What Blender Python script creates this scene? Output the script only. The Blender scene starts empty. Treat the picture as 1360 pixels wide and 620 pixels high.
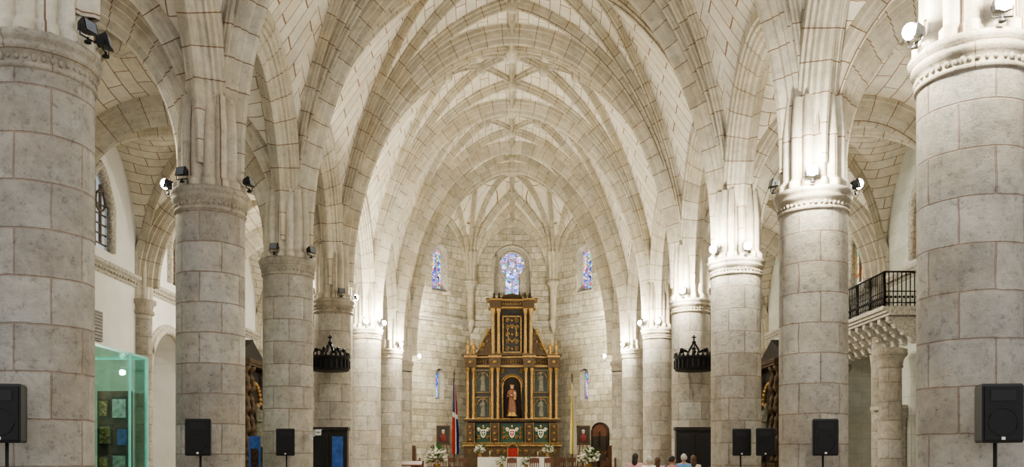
import bpy, math, random
from mathutils import Vector, Matrix
random.seed(7)
scene = bpy.context.scene
COL = scene.collection
pi = math.pi

# ------------------------------------------------------------------ materials
def new_mat(name):
    m = bpy.data.materials.new(name); m.use_nodes = True
    nt = m.node_tree
    b = nt.nodes.get('Principled BSDF')
    return m, nt, b
def rgba(c): return (c[0], c[1], c[2], 1)

def stone(name, c1, c2, mortar, bw, rh, ms=0.015, coord='UV', bump=0.35, blotch=0.35, pit=10.0, dist=0.01, rough=0.9, pitd=.45, tone=.25, msm=.4, squash=1.0, stain=.0):
    m, nt, b = new_mat(name)
    N, L = nt.nodes, nt.links
    tc = N.new('ShaderNodeTexCoord')
    if coord == 'UV':
        src = tc.outputs['UV']
    else:
        sp = N.new('ShaderNodeSeparateXYZ'); L.new(tc.outputs['Object'], sp.inputs[0])
        cb = N.new('ShaderNodeCombineXYZ'); L.new(sp.outputs['X'], cb.inputs['X']); L.new(sp.outputs['Z'], cb.inputs['Y'])
        src = cb.outputs[0]
    oi = N.new('ShaderNodeObjectInfo')
    mu = N.new('ShaderNodeMath'); mu.operation = 'MULTIPLY'; mu.inputs[1].default_value = 37.0
    L.new(oi.outputs['Random'], mu.inputs[0])
    ad = N.new('ShaderNodeVectorMath'); ad.operation = 'ADD'
    L.new(src, ad.inputs[0]); L.new(mu.outputs[0], ad.inputs[1])
    nz = N.new('ShaderNodeTexNoise'); nz.inputs['Scale'].default_value = 2.5; nz.inputs['Detail'].default_value = 5
    L.new(tc.outputs['Object'], nz.inputs['Vector'])
    sub = N.new('ShaderNodeVectorMath'); sub.operation = 'SUBTRACT'; sub.inputs[1].default_value = (.5, .5, .5)
    L.new(nz.outputs['Color'], sub.inputs[0])
    sc = N.new('ShaderNodeVectorMath'); sc.operation = 'SCALE'; sc.inputs['Scale'].default_value = dist * 4
    L.new(sub.outputs[0], sc.inputs[0])
    a2 = N.new('ShaderNodeVectorMath'); a2.operation = 'ADD'
    L.new(ad.outputs[0], a2.inputs[0]); L.new(sc.outputs[0], a2.inputs[1])
    br = N.new('ShaderNodeTexBrick')
    br.squash = squash; br.squash_frequency = 3
    br.inputs['Scale'].default_value = 1.0
    br.inputs['Brick Width'].default_value = bw
    br.inputs['Row Height'].default_value = rh
    br.inputs['Mortar Size'].default_value = ms
    br.inputs['Mortar Smooth'].default_value = msm
    br.inputs['Bias'].default_value = 0.0
    br.inputs['Color1'].default_value = rgba(c1)
    br.inputs['Color2'].default_value = rgba(c2)
    br.inputs['Mortar'].default_value = rgba(mortar)
    L.new(a2.outputs[0], br.inputs['Vector'])
    n2 = N.new('ShaderNodeTexNoise'); n2.inputs['Scale'].default_value = 2.6; n2.inputs['Detail'].default_value = 10; n2.inputs['Roughness'].default_value = .75
    L.new(tc.outputs['Object'], n2.inputs['Vector'])
    r2 = N.new('ShaderNodeMapRange'); r2.inputs['From Min'].default_value = .35; r2.inputs['From Max'].default_value = .65
    r2.inputs['To Min'].default_value = 1 - blotch; r2.inputs['To Max'].default_value = 1.1
    L.new(n2.outputs['Fac'], r2.inputs['Value'])
    n3 = N.new('ShaderNodeTexNoise'); n3.inputs['Scale'].default_value = pit; n3.inputs['Detail'].default_value = 8; n3.inputs['Roughness'].default_value = .8
    L.new(tc.outputs['Object'], n3.inputs['Vector'])
    r3 = N.new('ShaderNodeMapRange'); r3.inputs['From Min'].default_value = .34; r3.inputs['From Max'].default_value = .47
    r3.inputs['To Min'].default_value = 1 - pitd; r3.inputs['To Max'].default_value = 1.0
    L.new(n3.outputs['Fac'], r3.inputs['Value'])
    mm = N.new('ShaderNodeMath'); mm.operation = 'MULTIPLY'
    L.new(r2.outputs[0], mm.inputs[0]); L.new(r3.outputs[0], mm.inputs[1])
    n4 = N.new('ShaderNodeTexNoise'); n4.inputs['Scale'].default_value = .9; n4.inputs['Detail'].default_value = 4
    L.new(tc.outputs['Object'], n4.inputs['Vector'])
    mix = N.new('ShaderNodeMixRGB'); mix.blend_type = 'MULTIPLY'; mix.inputs['Color2'].default_value = (1.0, .91, .77, 1)
    r4 = N.new('ShaderNodeMapRange'); r4.inputs['From Min'].default_value = .4; r4.inputs['From Max'].default_value = .65; r4.inputs['To Max'].default_value = tone * 2
    L.new(n4.outputs['Fac'], r4.inputs['Value']); L.new(r4.outputs[0], mix.inputs['Fac'])
    L.new(br.outputs['Color'], mix.inputs['Color1'])
    vs = N.new('ShaderNodeVectorMath'); vs.operation = 'SCALE'
    L.new(mix.outputs[0], vs.inputs[0]); L.new(mm.outputs[0], vs.inputs['Scale'])
    L.new(vs.outputs[0], b.inputs['Base Color'])
    b.inputs['Roughness'].default_value = rough
    b.inputs['Specular IOR Level'].default_value = .15
    inv = N.new('ShaderNodeMath'); inv.operation = 'SUBTRACT'; inv.inputs[0].default_value = 1.0
    L.new(br.outputs['Fac'], inv.inputs[1])
    hh = N.new('ShaderNodeMath'); hh.operation = 'MULTIPLY_ADD'; hh.inputs[1].default_value = 1.2
    L.new(n3.outputs['Fac'], hh.inputs[0]); L.new(inv.outputs[0], hh.inputs[2])
    bp = N.new('ShaderNodeBump'); bp.inputs['Strength'].default_value = bump; bp.inputs['Distance'].default_value = .04
    L.new(hh.outputs[0], bp.inputs['Height']); L.new(bp.outputs[0], b.inputs['Normal'])
    return m

def plain(name, c, rough=.6, metal=0.0, noise=0.15, nscale=8.0, bump=0.0, emit=None, es=0.0, spec=None):
    m, nt, b = new_mat(name)
    N, L = nt.nodes, nt.links
    tc = N.new('ShaderNodeTexCoord')
    n = N.new('ShaderNodeTexNoise'); n.inputs['Scale'].default_value = nscale; n.inputs['Detail'].default_value = 5
    L.new(tc.outputs['Object'], n.inputs['Vector'])
    r = N.new('ShaderNodeMapRange'); r.inputs['From Min'].default_value = .3; r.inputs['From Max'].default_value = .7
    r.inputs['To Min'].default_value = 1 - noise; r.inputs['To Max'].default_value = 1 + noise * .5
    L.new(n.outputs['Fac'], r.inputs['Value'])
    v = N.new('ShaderNodeVectorMath'); v.operation = 'SCALE'; v.inputs[0].default_value = c
    L.new(r.outputs[0], v.inputs['Scale']); L.new(v.outputs[0], b.inputs['Base Color'])
    b.inputs['Roughness'].default_value = rough; b.inputs['Metallic'].default_value = metal
    if bump > 0:
        bp = N.new('ShaderNodeBump'); bp.inputs['Strength'].default_value = bump; bp.inputs['Distance'].default_value = .03
        L.new(n.outputs['Fac'], bp.inputs['Height']); L.new(bp.outputs[0], b.inputs['Normal'])
    if emit is not None:
        b.inputs['Emission Color'].default_value = rgba(emit); b.inputs['Emission Strength'].default_value = es
    return m

def stained(name, cols, es=1.2, scale=5.0):
    m, nt, b = new_mat(name)
    N, L = nt.nodes, nt.links
    tc = N.new('ShaderNodeTexCoord')
    v = N.new('ShaderNodeTexVoronoi'); v.inputs['Scale'].default_value = scale
    L.new(tc.outputs['Object'], v.inputs['Vector'])
    sp = N.new('ShaderNodeSeparateColor'); L.new(v.outputs['Color'], sp.inputs[0])
    cr = N.new('ShaderNodeValToRGB'); cr.color_ramp.interpolation = 'CONSTANT'
    els = cr.color_ramp.elements
    while len(els) < len(cols): els.new(0.5)
    for i, c in enumerate(cols):
        els[i].position = i / len(cols); els[i].color = rgba(c)
    L.new(sp.outputs[0], cr.inputs[0])
    v2 = N.new('ShaderNodeTexVoronoi'); v2.feature = 'DISTANCE_TO_EDGE'; v2.inputs['Scale'].default_value = scale
    L.new(tc.outputs['Object'], v2.inputs['Vector'])
    r = N.new('ShaderNodeMapRange'); r.inputs['From Min'].default_value = .02; r.inputs['From Max'].default_value = .08
    L.new(v2.outputs['Distance'], r.inputs['Value'])
    s = N.new('ShaderNodeVectorMath'); s.operation = 'SCALE'
    L.new(cr.outputs[0], s.inputs[0]); L.new(r.outputs[0], s.inputs['Scale'])
    L.new(s.outputs[0], b.inputs['Base Color']); L.new(s.outputs[0], b.inputs['Emission Color'])
    b.inputs['Emission Strength'].default_value = es; b.inputs['Roughness'].default_value = .3
    return m

R_COL = 0.655
M_COL = stone('column_stone', (.415, .385, .335), (.555, .53, .475), (.47, .37, .30), 2*pi*R_COL/5, .585, ms=.012, bump=1.0, blotch=.28, pit=9, dist=.010, tone=.25, pitd=.42, msm=.6)
M_CAP = stone('capital_stone', (.42, .385, .32), (.46, .425, .36), (.32, .24, .18), 1.2, .9, ms=.008, bump=.7, blotch=.35, pit=14)
M_RIB = stone('rib_stone', (.48, .44, .36), (.60, .56, .47), (.22, .14, .09), .62, 6.0, ms=.013, bump=.4, blotch=.24, pit=7, dist=.006, pitd=.26)
M_WEB = stone('vault_stone', (.66, .62, .53), (.75, .71, .62), (.28, .17, .105), .95, .42, ms=.015, bump=.3, blotch=.13, pit=6, dist=.01, pitd=.12, msm=.3, tone=.2)
M_APSE = stone('apse_ashlar', (.47, .43, .345), (.68, .65, .56), (.37, .31, .24), .82, .40, ms=.014, coord='OBJ', bump=1.0, blotch=.36, pit=5, dist=.045, squash=.62, pitd=.38, tone=.2)
M_WALL = plain('lime_plaster', (.72, .71, .68), rough=.95, noise=.08, nscale=1.5, bump=.1)
M_WALLG = stone('plastered_ashlar', (.48, .50, .46), (.55, .56, .52), (.42, .42, .38), 1.1, .6, ms=.012, coord='OBJ', bump=.15, blotch=.12, pitd=.1)
M_FLOOR = stone('floor_tile', (.38, .33, .27), (.44, .39, .33), (.25, .21, .17), .6, .6, ms=.008, coord='UV', bump=.1, blotch=.15, rough=.35, pitd=.1)
M_TRIM = plain('carved_stone', (.48, .445, .38), rough=.9, noise=.45, nscale=14, bump=.8)
M_GOLD = plain('gilded_wood', (.38, .235, .085), rough=.42, metal=.5, noise=.85, nscale=20, bump=.9)
M_GOLDD = plain('aged_gilding', (.085, .05, .023), rough=.5, metal=.2, noise=.8, nscale=26, bump=1.0)
M_DARK = plain('dark_carved_wood', (.018, .013, .010), rough=.5, noise=.4, nscale=12, bump=.4)
M_WOOD = plain('brown_wood', (.10, .035, .017), rough=.45, noise=.35, nscale=9, bump=.15)
M_GREEN = plain('green_painted_panel', (.010, .055, .028), rough=.5, noise=.5, nscale=10, bump=.2)
M_GREEN2 = plain('dark_canvas', (.012, .024, .018), rough=.5, noise=.6, nscale=5, bump=.1)
M_RED = plain('red_velvet', (.30, .02, .02), rough=.8, noise=.3)
M_IRON = plain('black_iron', (.008, .008, .009), rough=.6, metal=.3, noise=.2)
M_BLACK = plain('black_plastic', (.008, .008, .009), rough=.5, noise=.2)
M_GRILLE = plain('speaker_grille_mesh', (.010, .010, .011), rough=.7, noise=.5, nscale=120)
M_LENS = plain('lit_floodlight_lens', (1, 1, 1), emit=(1, .96, .86), es=160.0)
M_LENSOFF = plain('unlit_floodlight_lens', (.15, .17, .2), rough=.1)
M_WHITE = plain('white_linen', (.62, .61, .57), rough=.85, noise=.08)
M_WPAINT = plain('white_paint', (.7, .7, .68), rough=.4, noise=.06)
M_BLUE = plain('blue_cloth', (.008, .02, .15), rough=.8, noise=.25)
M_FRED = plain('red_cloth', (.38, .015, .015), rough=.8, noise=.25)
M_DRED = plain('dark_red_robe', (.14, .02, .015), rough=.8, noise=.4)
M_YEL = plain('yellow_cloth', (.66, .54, .24), rough=.8, noise=.2)
M_LEAF = plain('green_leaves', (.05, .13, .025), rough=.6, noise=.5, nscale=20)
M_PETAL = plain('white_petals', (.80, .77, .66), rough=.7, noise=.15, nscale=30)
M_BLUEP = plain('blue_lit_print', (.03, .09, .28), rough=.4, noise=.6, nscale=7, emit=(.04, .10, .3), es=.2)
M_PAPER = plain('printed_paper', (.45, .47, .40), rough=.7, noise=.5, nscale=10)
M_SKIN = plain('skin', (.42, .24, .16), rough=.6, noise=.1)
M_HAIR = plain('dark_hair', (.03, .02, .015), rough=.6, noise=.4, nscale=60, bump=.5)
M_EYE = plain('eye_dark', (.02, .015, .01), rough=.2)
M_LIP = plain('lip', (.35, .1, .09), rough=.5)
M_DAY = plain('daylit_pane', (.4, .42, .43), emit=(.85, .92, 1.0), es=.35, noise=.3, nscale=5)
M_MULL = plain('window_mullion', (.16, .13, .10), rough=.8, noise=.3)
M_STAIN = stained('stained_glass', [(.02, .06, .55), (.12, .36, .9), (.75, .8, .95), (.35, .15, .6), (.6, .06, .08), (.75, .6, .2), (.05, .4, .4), (.55, .6, .9), (.05, .10, .65)], es=1.7, scale=7.5)
M_STAINR = stained('rose_glass', [(.28, .22, .7), (.55, .45, .88), (.9, .9, 1.0), (.2, .45, .85), (.5, .2, .6), (.1, .45, .5), (.6, .55, .92), (.10, .12, .6)], es=1.6, scale=6.5)
M_STAINA = stained('aisle_stained_glass', [(.6, .5, .35), (.65, .12, .05), (.7, .55, .25), (.15, .35, .25), (.65, .3, .1), (.6, .6, .5)], es=1.1, scale=5.5)
def glass_mat():
    m, nt, b = new_mat('green_glass')
    N, L = nt.nodes, nt.links
    out = N['Material Output']
    t = N.new('ShaderNodeBsdfTransparent'); t.inputs[0].default_value = (.76, .90, .86, 1)
    g = N.new('ShaderNodeBsdfGlossy'); g.inputs['Color'].default_value = (.8, 1, .95, 1); g.inputs['Roughness'].default_value = .03
    mx = N.new('ShaderNodeMixShader'); mx.inputs[0].default_value = .12
    L.new(t.outputs[0], mx.inputs[1]); L.new(g.outputs[0], mx.inputs[2]); L.new(mx.outputs[0], out.inputs['Surface'])
    return m
M_GLASS = glass_mat()
M_GEDGE = plain('glass_edge', (.25, .60, .50), rough=.2, emit=(.25, .6, .48), es=.3)

# ------------------------------------------------------------------ mesh builder
class MB:
    def __init__(s): s.v = []; s.f = []; s.m = []; s.uv = []; s.sm = []
    def add(s, verts, faces, mi=0, uvs=None, smooth=False):
        o = len(s.v); s.v += [tuple(v) for v in verts]
        for i, f in enumerate(faces):
            s.f.append([o + k for k in f]); s.m.append(mi); s.sm.append(smooth)
            s.uv.append(uvs[i] if uvs else [(0, 0)] * len(f))
    def box(s, cx, cy, cz, sx, sy, sz, mi=0, taper=1.0, rz=0.0):
        x, y, z = sx/2, sy/2, sz/2; t = taper
        vs = [(-x, -y, -z), (x, -y, -z), (x, y, -z), (-x, y, -z), (-x*t, -y*t, z), (x*t, -y*t, z), (x*t, y*t, z), (-x*t, y*t, z)]
        c, n = math.cos(rz), math.sin(rz)
        vs = [(cx + a*c - b*n, cy + a*n + b*c, cz + d) for a, b, d in vs]
        fs = [(0, 3, 2, 1), (4, 5, 6, 7), (0, 1, 5, 4), (1, 2, 6, 5), (2, 3, 7, 6), (3, 0, 4, 7)]
        uvs = []
        for f in fs:
            a = Vector(vs[f[0]]); e1 = (Vector(vs[f[1]]) - a); e2 = (Vector(vs[f[3]]) - a)
            uvs.append([(0, 0), (e1.length, 0), (e1.length, e2.length), (0, e2.length)])
        s.add(vs, fs, mi, uvs)
    def lathe(s, prof, cx=0, cy=0, cz=0, seg=24, mi=0, smooth=True, lobes=0, lob=0.0, flat=1.0, caps=True, a0=0, a1=2*pi):
        full = abs(a1 - a0 - 2*pi) < 1e-6
        n = seg if full else seg + 1
        vs = []; vv = 0; vl = []
        rm = max(p[0] for p in prof)
        for i, (r, z) in enumerate(prof):
            if i: vv += math.hypot(r - prof[i-1][0], z - prof[i-1][1])
            vl.append(vv)
            for j in range(n):
                a = a0 + (a1 - a0) * j / seg
                rr = r * (1 + (lob * abs(math.cos(a * lobes / 2)) if lobes else 0))
                vs.append((cx + rr*math.cos(a), cy + rr*math.sin(a)*flat, cz + z))
        fs = []; uvs = []
        for i in range(len(prof) - 1):
            for j in range(seg):
                k = (j + 1) % n
                fs.append((i*n + j, i*n + k, (i+1)*n + k, (i+1)*n + j))
                u0 = (a1-a0)*j/seg*rm; u1 = (a1-a0)*(j+1)/seg*rm
                uvs.append([(u0, vl[i]), (u1, vl[i]), (u1, vl[i+1]), (u0, vl[i+1])])
        s.add(vs, fs, mi, uvs, smooth)
        if caps and full:
            L = len(prof) - 1
            if prof[0][0] > 1e-4: s.add(vs[:n], [tuple(reversed(range(n)))], mi)
            if prof[L][0] > 1e-4: s.add(vs[L*n:], [tuple(range(n))], mi)
    def sphere(s, c, r, mi=0, seg=10, rings=6, sc=(1, 1, 1)):
        vs = []; fs = []
        for i in range(rings + 1):
            t = pi * i / rings
            for j in range(seg):
                a = 2*pi*j/seg
                vs.append((c[0] + r*sc[0]*math.sin(t)*math.cos(a), c[1] + r*sc[1]*math.sin(t)*math.sin(a), c[2] - r*sc[2]*math.cos(t)))
        for i in range(rings):
            for j in range(seg):
                k = (j+1) % seg
                fs.append((i*seg+j, i*seg+k, (i+1)*seg+k, (i+1)*seg+j))
        s.add(vs, fs, mi, None, True)
    def path(s, pts, r, mi=0, seg=6, closed=False, radii=None):
        pts = [Vector(p) for p in pts]; n = len(pts); vs = []; fs = []
        for i, p in enumerate(pts):
            if closed: t = pts[(i+1) % n] - pts[i-1]
            else: t = pts[min(i+1, n-1)] - pts[max(i-1, 0)]
            t.normalize()
            ref = Vector((0, 0, 1)) if abs(t.z) < .9 else Vector((1, 0, 0))
            a = t.cross(ref).normalized(); b = a.cross(t)
            rr = radii[i] if radii else r
            for j in range(seg):
                an = 2*pi*j/seg
                vs.append(p + a*rr*math.cos(an) + b*rr*math.sin(an))
        m = n if closed else n - 1
        for i in range(m):
            i2 = (i+1) % n
            for j in range(seg):
                k = (j+1) % seg
                fs.append((i*seg+j, i*seg+k, i2*seg+k, i2*seg+j))
        if not closed:
            fs.append(tuple(reversed(range(seg)))); fs.append(tuple((n-1)*seg + j for j in range(seg)))
        s.add(vs, fs, mi, None, True)
    def prism(s, poly, y0, y1, mi=0):
        n = len(poly)
        vs = [(x, y0, z) for x, z in poly] + [(x, y1, z) for x, z in poly]
        fs = [tuple(range(n)), tuple(reversed(range(n, 2*n)))]
        for i in range(n):
            k = (i+1) % n; fs.append((i, i+n, k+n, k))
        s.add(vs, fs, mi)
    def sweep(s, pts, p, prof, mi=0, smooth=False):
        p = Vector(p).normalized(); up = Vector((0, 0, 1)); side = p.cross(up)
        n = len(pts); pts = [Vector(q) for q in pts]; m = len(prof)
        vs = []; arc = 0; al = []
        for i, q in enumerate(pts):
            t = (pts[min(i+1, n-1)] - pts[max(i-1, 0)]).normalized()
            if i: arc += (q - pts[i-1]).length
            al.append(arc)
            N = p * t.z - up * t.dot(p)
            for (a, d) in prof: vs.append(q + side*a + N*d)
        wl = [0]
        for i in range(1, m): wl.append(wl[-1] + math.hypot(prof[i][0]-prof[i-1][0], prof[i][1]-prof[i-1][1]))
        fs = []; uvs = []
        for i in range(n-1):
            for j in range(m-1):
                fs.append((i*m+j, i*m+j+1, (i+1)*m+j+1, (i+1)*m+j))
                uvs.append([(al[i], wl[j]+.3), (al[i], wl[j+1]+.3), (al[i+1], wl[j+1]+.3), (al[i+1], wl[j]+.3)])
        s.add(vs, fs, mi, uvs, smooth)
    def obj(s, name, mats, parent=None, loc=(0, 0, 0), rz=0.0, **props):
        me = bpy.data.meshes.new(name)
        me.from_pydata(s.v, [], s.f)
        for m in mats: me.materials.append(m)
        me.polygons.foreach_set('material_index', s.m)
        me.polygons.foreach_set('use_smooth', s.sm)
        ul = me.uv_layers.new(name='UVMap')
        flat = []
        for f in s.uv:
            for u in f: flat += [u[0], u[1]]
        ul.data.foreach_set('uv', flat)
        me.update()
        o = bpy.data.objects.new(name, me); COL.objects.link(o)
        o.location = loc; o.rotation_euler[2] = rz
        if parent: o.parent = parent
        for k, v in props.items(): o[k] = v
        return o

def thing(name, label, category, loc=(0, 0, 0), rz=0.0, group=None):
    e = bpy.data.objects.new(name, None); COL.objects.link(e)
    e.empty_display_size = .2; e.location = loc; e.rotation_euler[2] = rz
    e['label'] = label; e['category'] = category
    if group: e['group'] = group
    return e
def dup(e, loc, rz=0.0, label=None, sc=None):
    n = e.copy(); COL.objects.link(n); n.location = loc; n.rotation_euler[2] = rz
    if label: n['label'] = label
    if sc: n.scale = sc
    def rec(a, b):
        for c in list(a.children):
            d = c.copy(); COL.objects.link(d); d.parent = b; rec(c, d)
    rec(e, n)
    return n
TN = [0]
def trim(mb, mats, **k):
    TN[0] += 1
    return mb.obj('trim_%d' % TN[0], mats, kind='structure', **k)

def arch_poly(w, z0, zs, rise, n=16, cx=0.0, pointed=False):
    pts = [(cx - w/2, z0), (cx + w/2, z0)]
    for i in range(n + 1):
        a = pi * i / n
        x = math.cos(a); z = math.sin(a)
        if pointed: z = 1 - abs(x)**1.45 if abs(x) < 1 else 0
        pts.append((cx + w/2*x, zs + rise*z))
    return pts
def cut(wall, cutters):
    for c in cutters:
        md = wall.modifiers.new('b', 'BOOLEAN'); md.object = c; md.operation = 'DIFFERENCE'; md.solver = 'EXACT'
    bpy.context.view_layer.update()
    dg = bpy.context.evaluated_depsgraph_get()
    me = bpy.data.meshes.new_from_object(wall.evaluated_get(dg))
    wall.modifiers.clear(); wall.data = me
    for c in cutters: bpy.data.objects.remove(c, do_unlink=True)
def cutter(poly, depth, M):
    mb = MB(); mb.prism(poly, -.5, depth, 0)
    o = mb.obj('tmpcut', [])
    import bmesh
    bm = bmesh.new(); bm.from_mesh(o.data); bmesh.ops.recalc_face_normals(bm, faces=bm.faces); bm.to_mesh(o.data); bm.free()
    o.matrix_world = M
    return o

# ------------------------------------------------------------------ layout
XN = 6.0; XW = 12.5
Y = [11.2, 17.25, 23.2, 29.1, 35.6, 42.6, 48.6]
SPR = 7.25
HN = [h + .95 for h in (7.7, 7.7, 7.7, 7.75, 7.95, 8.8, 9.8)]
HL = 4.5; HA = 3.85
K = 9.0
def pf(t): return math.sqrt(max(0.0, 1 - min(1.0, abs(t))**2))
def vault(u, v, H, hl):
    a = H * pf(u); b = (hl + (H - hl) * (1 - u*u)) * pf(v)
    return SPR + (a**K + b**K) ** (1/K), a > b
PT = [(-.39, -.15), (-.39, .10), (-.34, .12), (-.33, .24), (-.27, .25), (-.25, .36), (-.20, .35), (-.16, .46), (-.10, .48), (-.06, .62), (0, .67), (.06, .62), (.10, .48), (.16, .46), (.20, .35), (.25, .36), (.27, .25), (.33, .24), (.34, .12), (.39, .10), (.39, -.15)]
PR = [(-.105, -.10), (-.105, .07), (-.07, .10), (-.06, .20), (-.04, .22), (-.03, .29), (0, .33), (.03, .29), (.04, .22), (.06, .20), (.07, .10), (.105, .07), (.105, -.10)]
PS = [(-.075, -.06), (-.075, .07), (-.04, .10), (-.03, .20), (.03, .20), (.04, .10), (.075, .07), (.075, -.06)]

def make_bay(x0, x1, i, nave):
    y0, y1 = Y[i], Y[i+1]; xc = (x0+x1)/2; a = (x1-x0)/2; yc = (y0+y1)/2; b = (y1-y0)/2
    H0, H1 = (HN[i], HN[i+1]) if nave else (HA, HA)
    def Z(u, v):
        H = H0 + (H1-H0)*(v+1)/2
        return vault(u, v, H, HL)
    nu, nv = (56, 32) if nave else (32, 32)
    us = [-math.cos(pi*k/nu) for k in range(nu+1)]; vsn = [-math.cos(pi*k/nv) for k in range(nv+1)]
    mb = MB(); verts = []; flag = []
    for v in vsn:
        for u in us:
            z, fl = Z(u, v); verts.append((xc+a*u, yc+b*v, z)); flag.append(fl)
    Hm = (H0+H1)/2
    def arc_at(t, half, Hh):
        return half*math.asin(max(-1, min(1, t))) * math.sqrt((1 + (Hh/half)**2)/2)
    fs = []; uvs = []
    n1 = nu+1
    for j in range(nv):
        for k in range(nu):
            q = (j*n1+k, (j+1)*n1+k, (j+1)*n1+k+1, j*n1+k+1)
            fl = sum(flag[w] for w in q) >= 2
            uv = []
            for w in q:
                jj, kk = divmod(w, n1)
                if fl: uv.append((verts[w][1], arc_at(us[kk], a, Hm)+20))
                else: uv.append((verts[w][0], arc_at(vsn[jj], b, HL+1)+20))
            fs.append(q); uvs.append(uv)
    mb.add(verts, fs, 0, uvs, True)
    mb.obj('ceiling', [M_WEB], kind='structure')
    rb = MB()
    def line(A, B, prof, n=20):
        pts = []
        for k in range(n+1):
            t = k/n
            t = 1 - math.cos(t*pi/2) if A[0] in (-1, 1) and A[1] in (-1, 1) else t
            u = A[0]+(B[0]-A[0])*t; v = A[1]+(B[1]-A[1])*t
            pts.append((xc+a*u, yc+b*v, Z(u, v)[0]))
        rb.sweep(pts, (a*(B[0]-A[0]), b*(B[1]-A[1]), 0), prof)
    for su in (-1, 1):
        for sv in (-1, 1):
            line((su, sv), (0, 0), PR, 24)
            if nave:
                line((su, sv), (0, sv*.5), PR, 24)
                line((su, sv), (su*.4, 0), PR, 24)
                line((0, sv*.5), (su*.2, sv*.2), PS, 6)
                line((su*.4, 0), (su*.2, sv*.2), PS, 6)
    if nave:
        line((0, -1.0001), (0, 1.0001), PR, 14)
        line((-.4, .0), (.4, .0), PS, 12)
    for (u, v) in [(0, 0)] + ([(0, .5), (0, -.5), (.4, 0), (-.4, 0)] + [(p*.2, q*.2) for p in (-1, 1) for q in (-1, 1)] if nave else []):
        z = Z(u, v)[0]; r = .36 if (u, v) == (0, 0) else .2
        rb.lathe([(0, -.44), (r*.5, -.43), (r*.9, -.34), (r, -.20), (r*.85, 0)], xc+a*u, yc+b*v, z, 14, 0, True)
    trim(rb, [M_RIB])

def arch_band(xa, xb, y, H, prof=PT, n=44):
    xc = (xa+xb)/2; a = (xb-xa)/2; mb = MB()
    pts = [(xc - a*math.cos(pi*k/n), y, SPR + H*math.sin(pi*k/n)) for k in range(n+1)]
    mb.sweep(pts, (1, 0, 0), prof); trim(mb, [M_RIB])
def arch_long(x, ya, yb, H, prof=PT, n=30):
    yc = (ya+yb)/2; a = (yb-ya)/2; mb = MB()
    pts = [(x, yc - a*math.cos(pi*k/n), SPR + H*math.sin(pi*k/n)) for k in range(n+1)]
    mb.sweep(pts, (0, 1, 0), prof); trim(mb, [M_RIB])

for i in range(6):
    make_bay(-XN, XN, i, True)
    make_bay(-XW, -XN, i, False)
    make_bay(XN, XW, i, False)
    for s in (-1, 1):
        arch_long(s*XN, Y[i], Y[i+1], HL)
for i in range(7):
    arch_band(-XN, XN, Y[i], HN[i] + .1)
    if i < 6:
        arch_band(-XW, -XN, Y[i], HA); arch_band(XN, XW, Y[i], HA)

# ------------------------------------------------------------------ columns
COLY = Y[:6]
def cxp(s, i):
    return (-6.12 if s < 0 else 5.95) if i == 0 else s*XN
CSC = [1, 1, 1, .96, .93, .9]
def build_column():
    e = thing('column', 'round grey coral-stone column with carved capital and ribbed pier above', 'column', (0, 0, 0), group='nave columns')
    mb = MB()
    mb.lathe([(.80, 0), (.80, .25), (.76, .3), (.76, .4), (.70, .48), (.67, .55)], seg=40, caps=True)
    mb.obj('plinth', [M_CAP], e)
    mb = MB(); mb.lathe([(R_COL, .5), (R_COL, 6.36)], seg=48, caps=False); mb.obj('shaft', [M_COL], e)
    mb = MB()
    mb.lathe([(.655, 6.34), (.68, 6.35), (.69, 6.38), (.68, 6.41), (.662, 6.42), (.668, 6.52), (.69, 6.54), (.72, 6.58), (.73, 6.61), (.72, 6.64), (.715, 6.66), (.755, 6.69), (.765, 6.75), (.73, 6.79), (.60, 6.81)], seg=48, caps=False)
    for k in range(44):
        a = 2*pi*k/44 + random.uniform(-.02, .02)
        mb.sphere((.665*math.cos(a), .665*math.sin(a), 6.47), .026 + random.random()*.012, 0, 7, 5, (1, 1, random.uniform(.8, 1.5)))
    mb.obj('capital', [M_CAP], e)
    mb = MB()
    mb.lathe([(.60, 6.8), (.60, 6.92), (.53, 7.0), (.53, 7.9), (.48, 8.6)], seg=112, lobes=14, lob=.20, smooth=False, caps=False)
    mb.obj('ribbed_pier', [M_RIB], e)
    return e
c0 = build_column(); c0.location = (cxp(-1, 0), COLY[0], 0)
for i, y in enumerate(COLY):
    for s in (-1, 1):
        if i == 0 and s < 0: continue
        dup(c0, (cxp(s, i), y, 0), rz=random.random()*6.28, sc=(CSC[i], CSC[i], 1))

re0 = thing('wall_respond', 'slim engaged stone half-column against the aisle wall', 'column', (-XW, Y[0], 0), group='aisle responds')
mb = MB(); mb.lathe([(.5, 0), (.5, .3), (.42, .4), (.37, .45), (.37, 6.3)], seg=28, caps=False); mb.obj('shaft', [M_COL], re0)
mb = MB(); mb.lathe([(.37, 6.3), (.44, 6.34), (.44, 6.42), (.39, 6.46), (.41, 6.62), (.50, 6.68), (.50, 6.8), (.3, 6.84)], seg=28, caps=False); mb.obj('capital', [M_CAP], re0)
mb = MB(); mb.lathe([(.36, 6.8), (.36, 8.4)], seg=40, lobes=8, lob=.15, smooth=False, caps=False); mb.obj('ribbed_pier', [M_RIB], re0)
for i, y in enumerate(Y[:6]):
    for s in (-1, 1):
        if i == 0 and s == -1: continue
        dup(re0, (s*(XW-.02), y, 0))

# ------------------------------------------------------------------ floor and walls
mb = MB(); mb.add([(-15.5, -2, 0), (15.5, -2, 0), (15.5, 60, 0), (-15.5, 60, 0)], [(0, 1, 2, 3)], 0, [[(0, 0), (31, 0), (31, 62), (0, 62)]])
mb.obj('floor', [M_FLOOR], kind='structure')
mb = MB(); mb.box(0, 50.0, .25, 11.2, 12.4, .5); mb.box(0, 43.5, .17, 9.8, .5, .33)
mb.obj('floor', [M_FLOOR], kind='structure')

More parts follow.
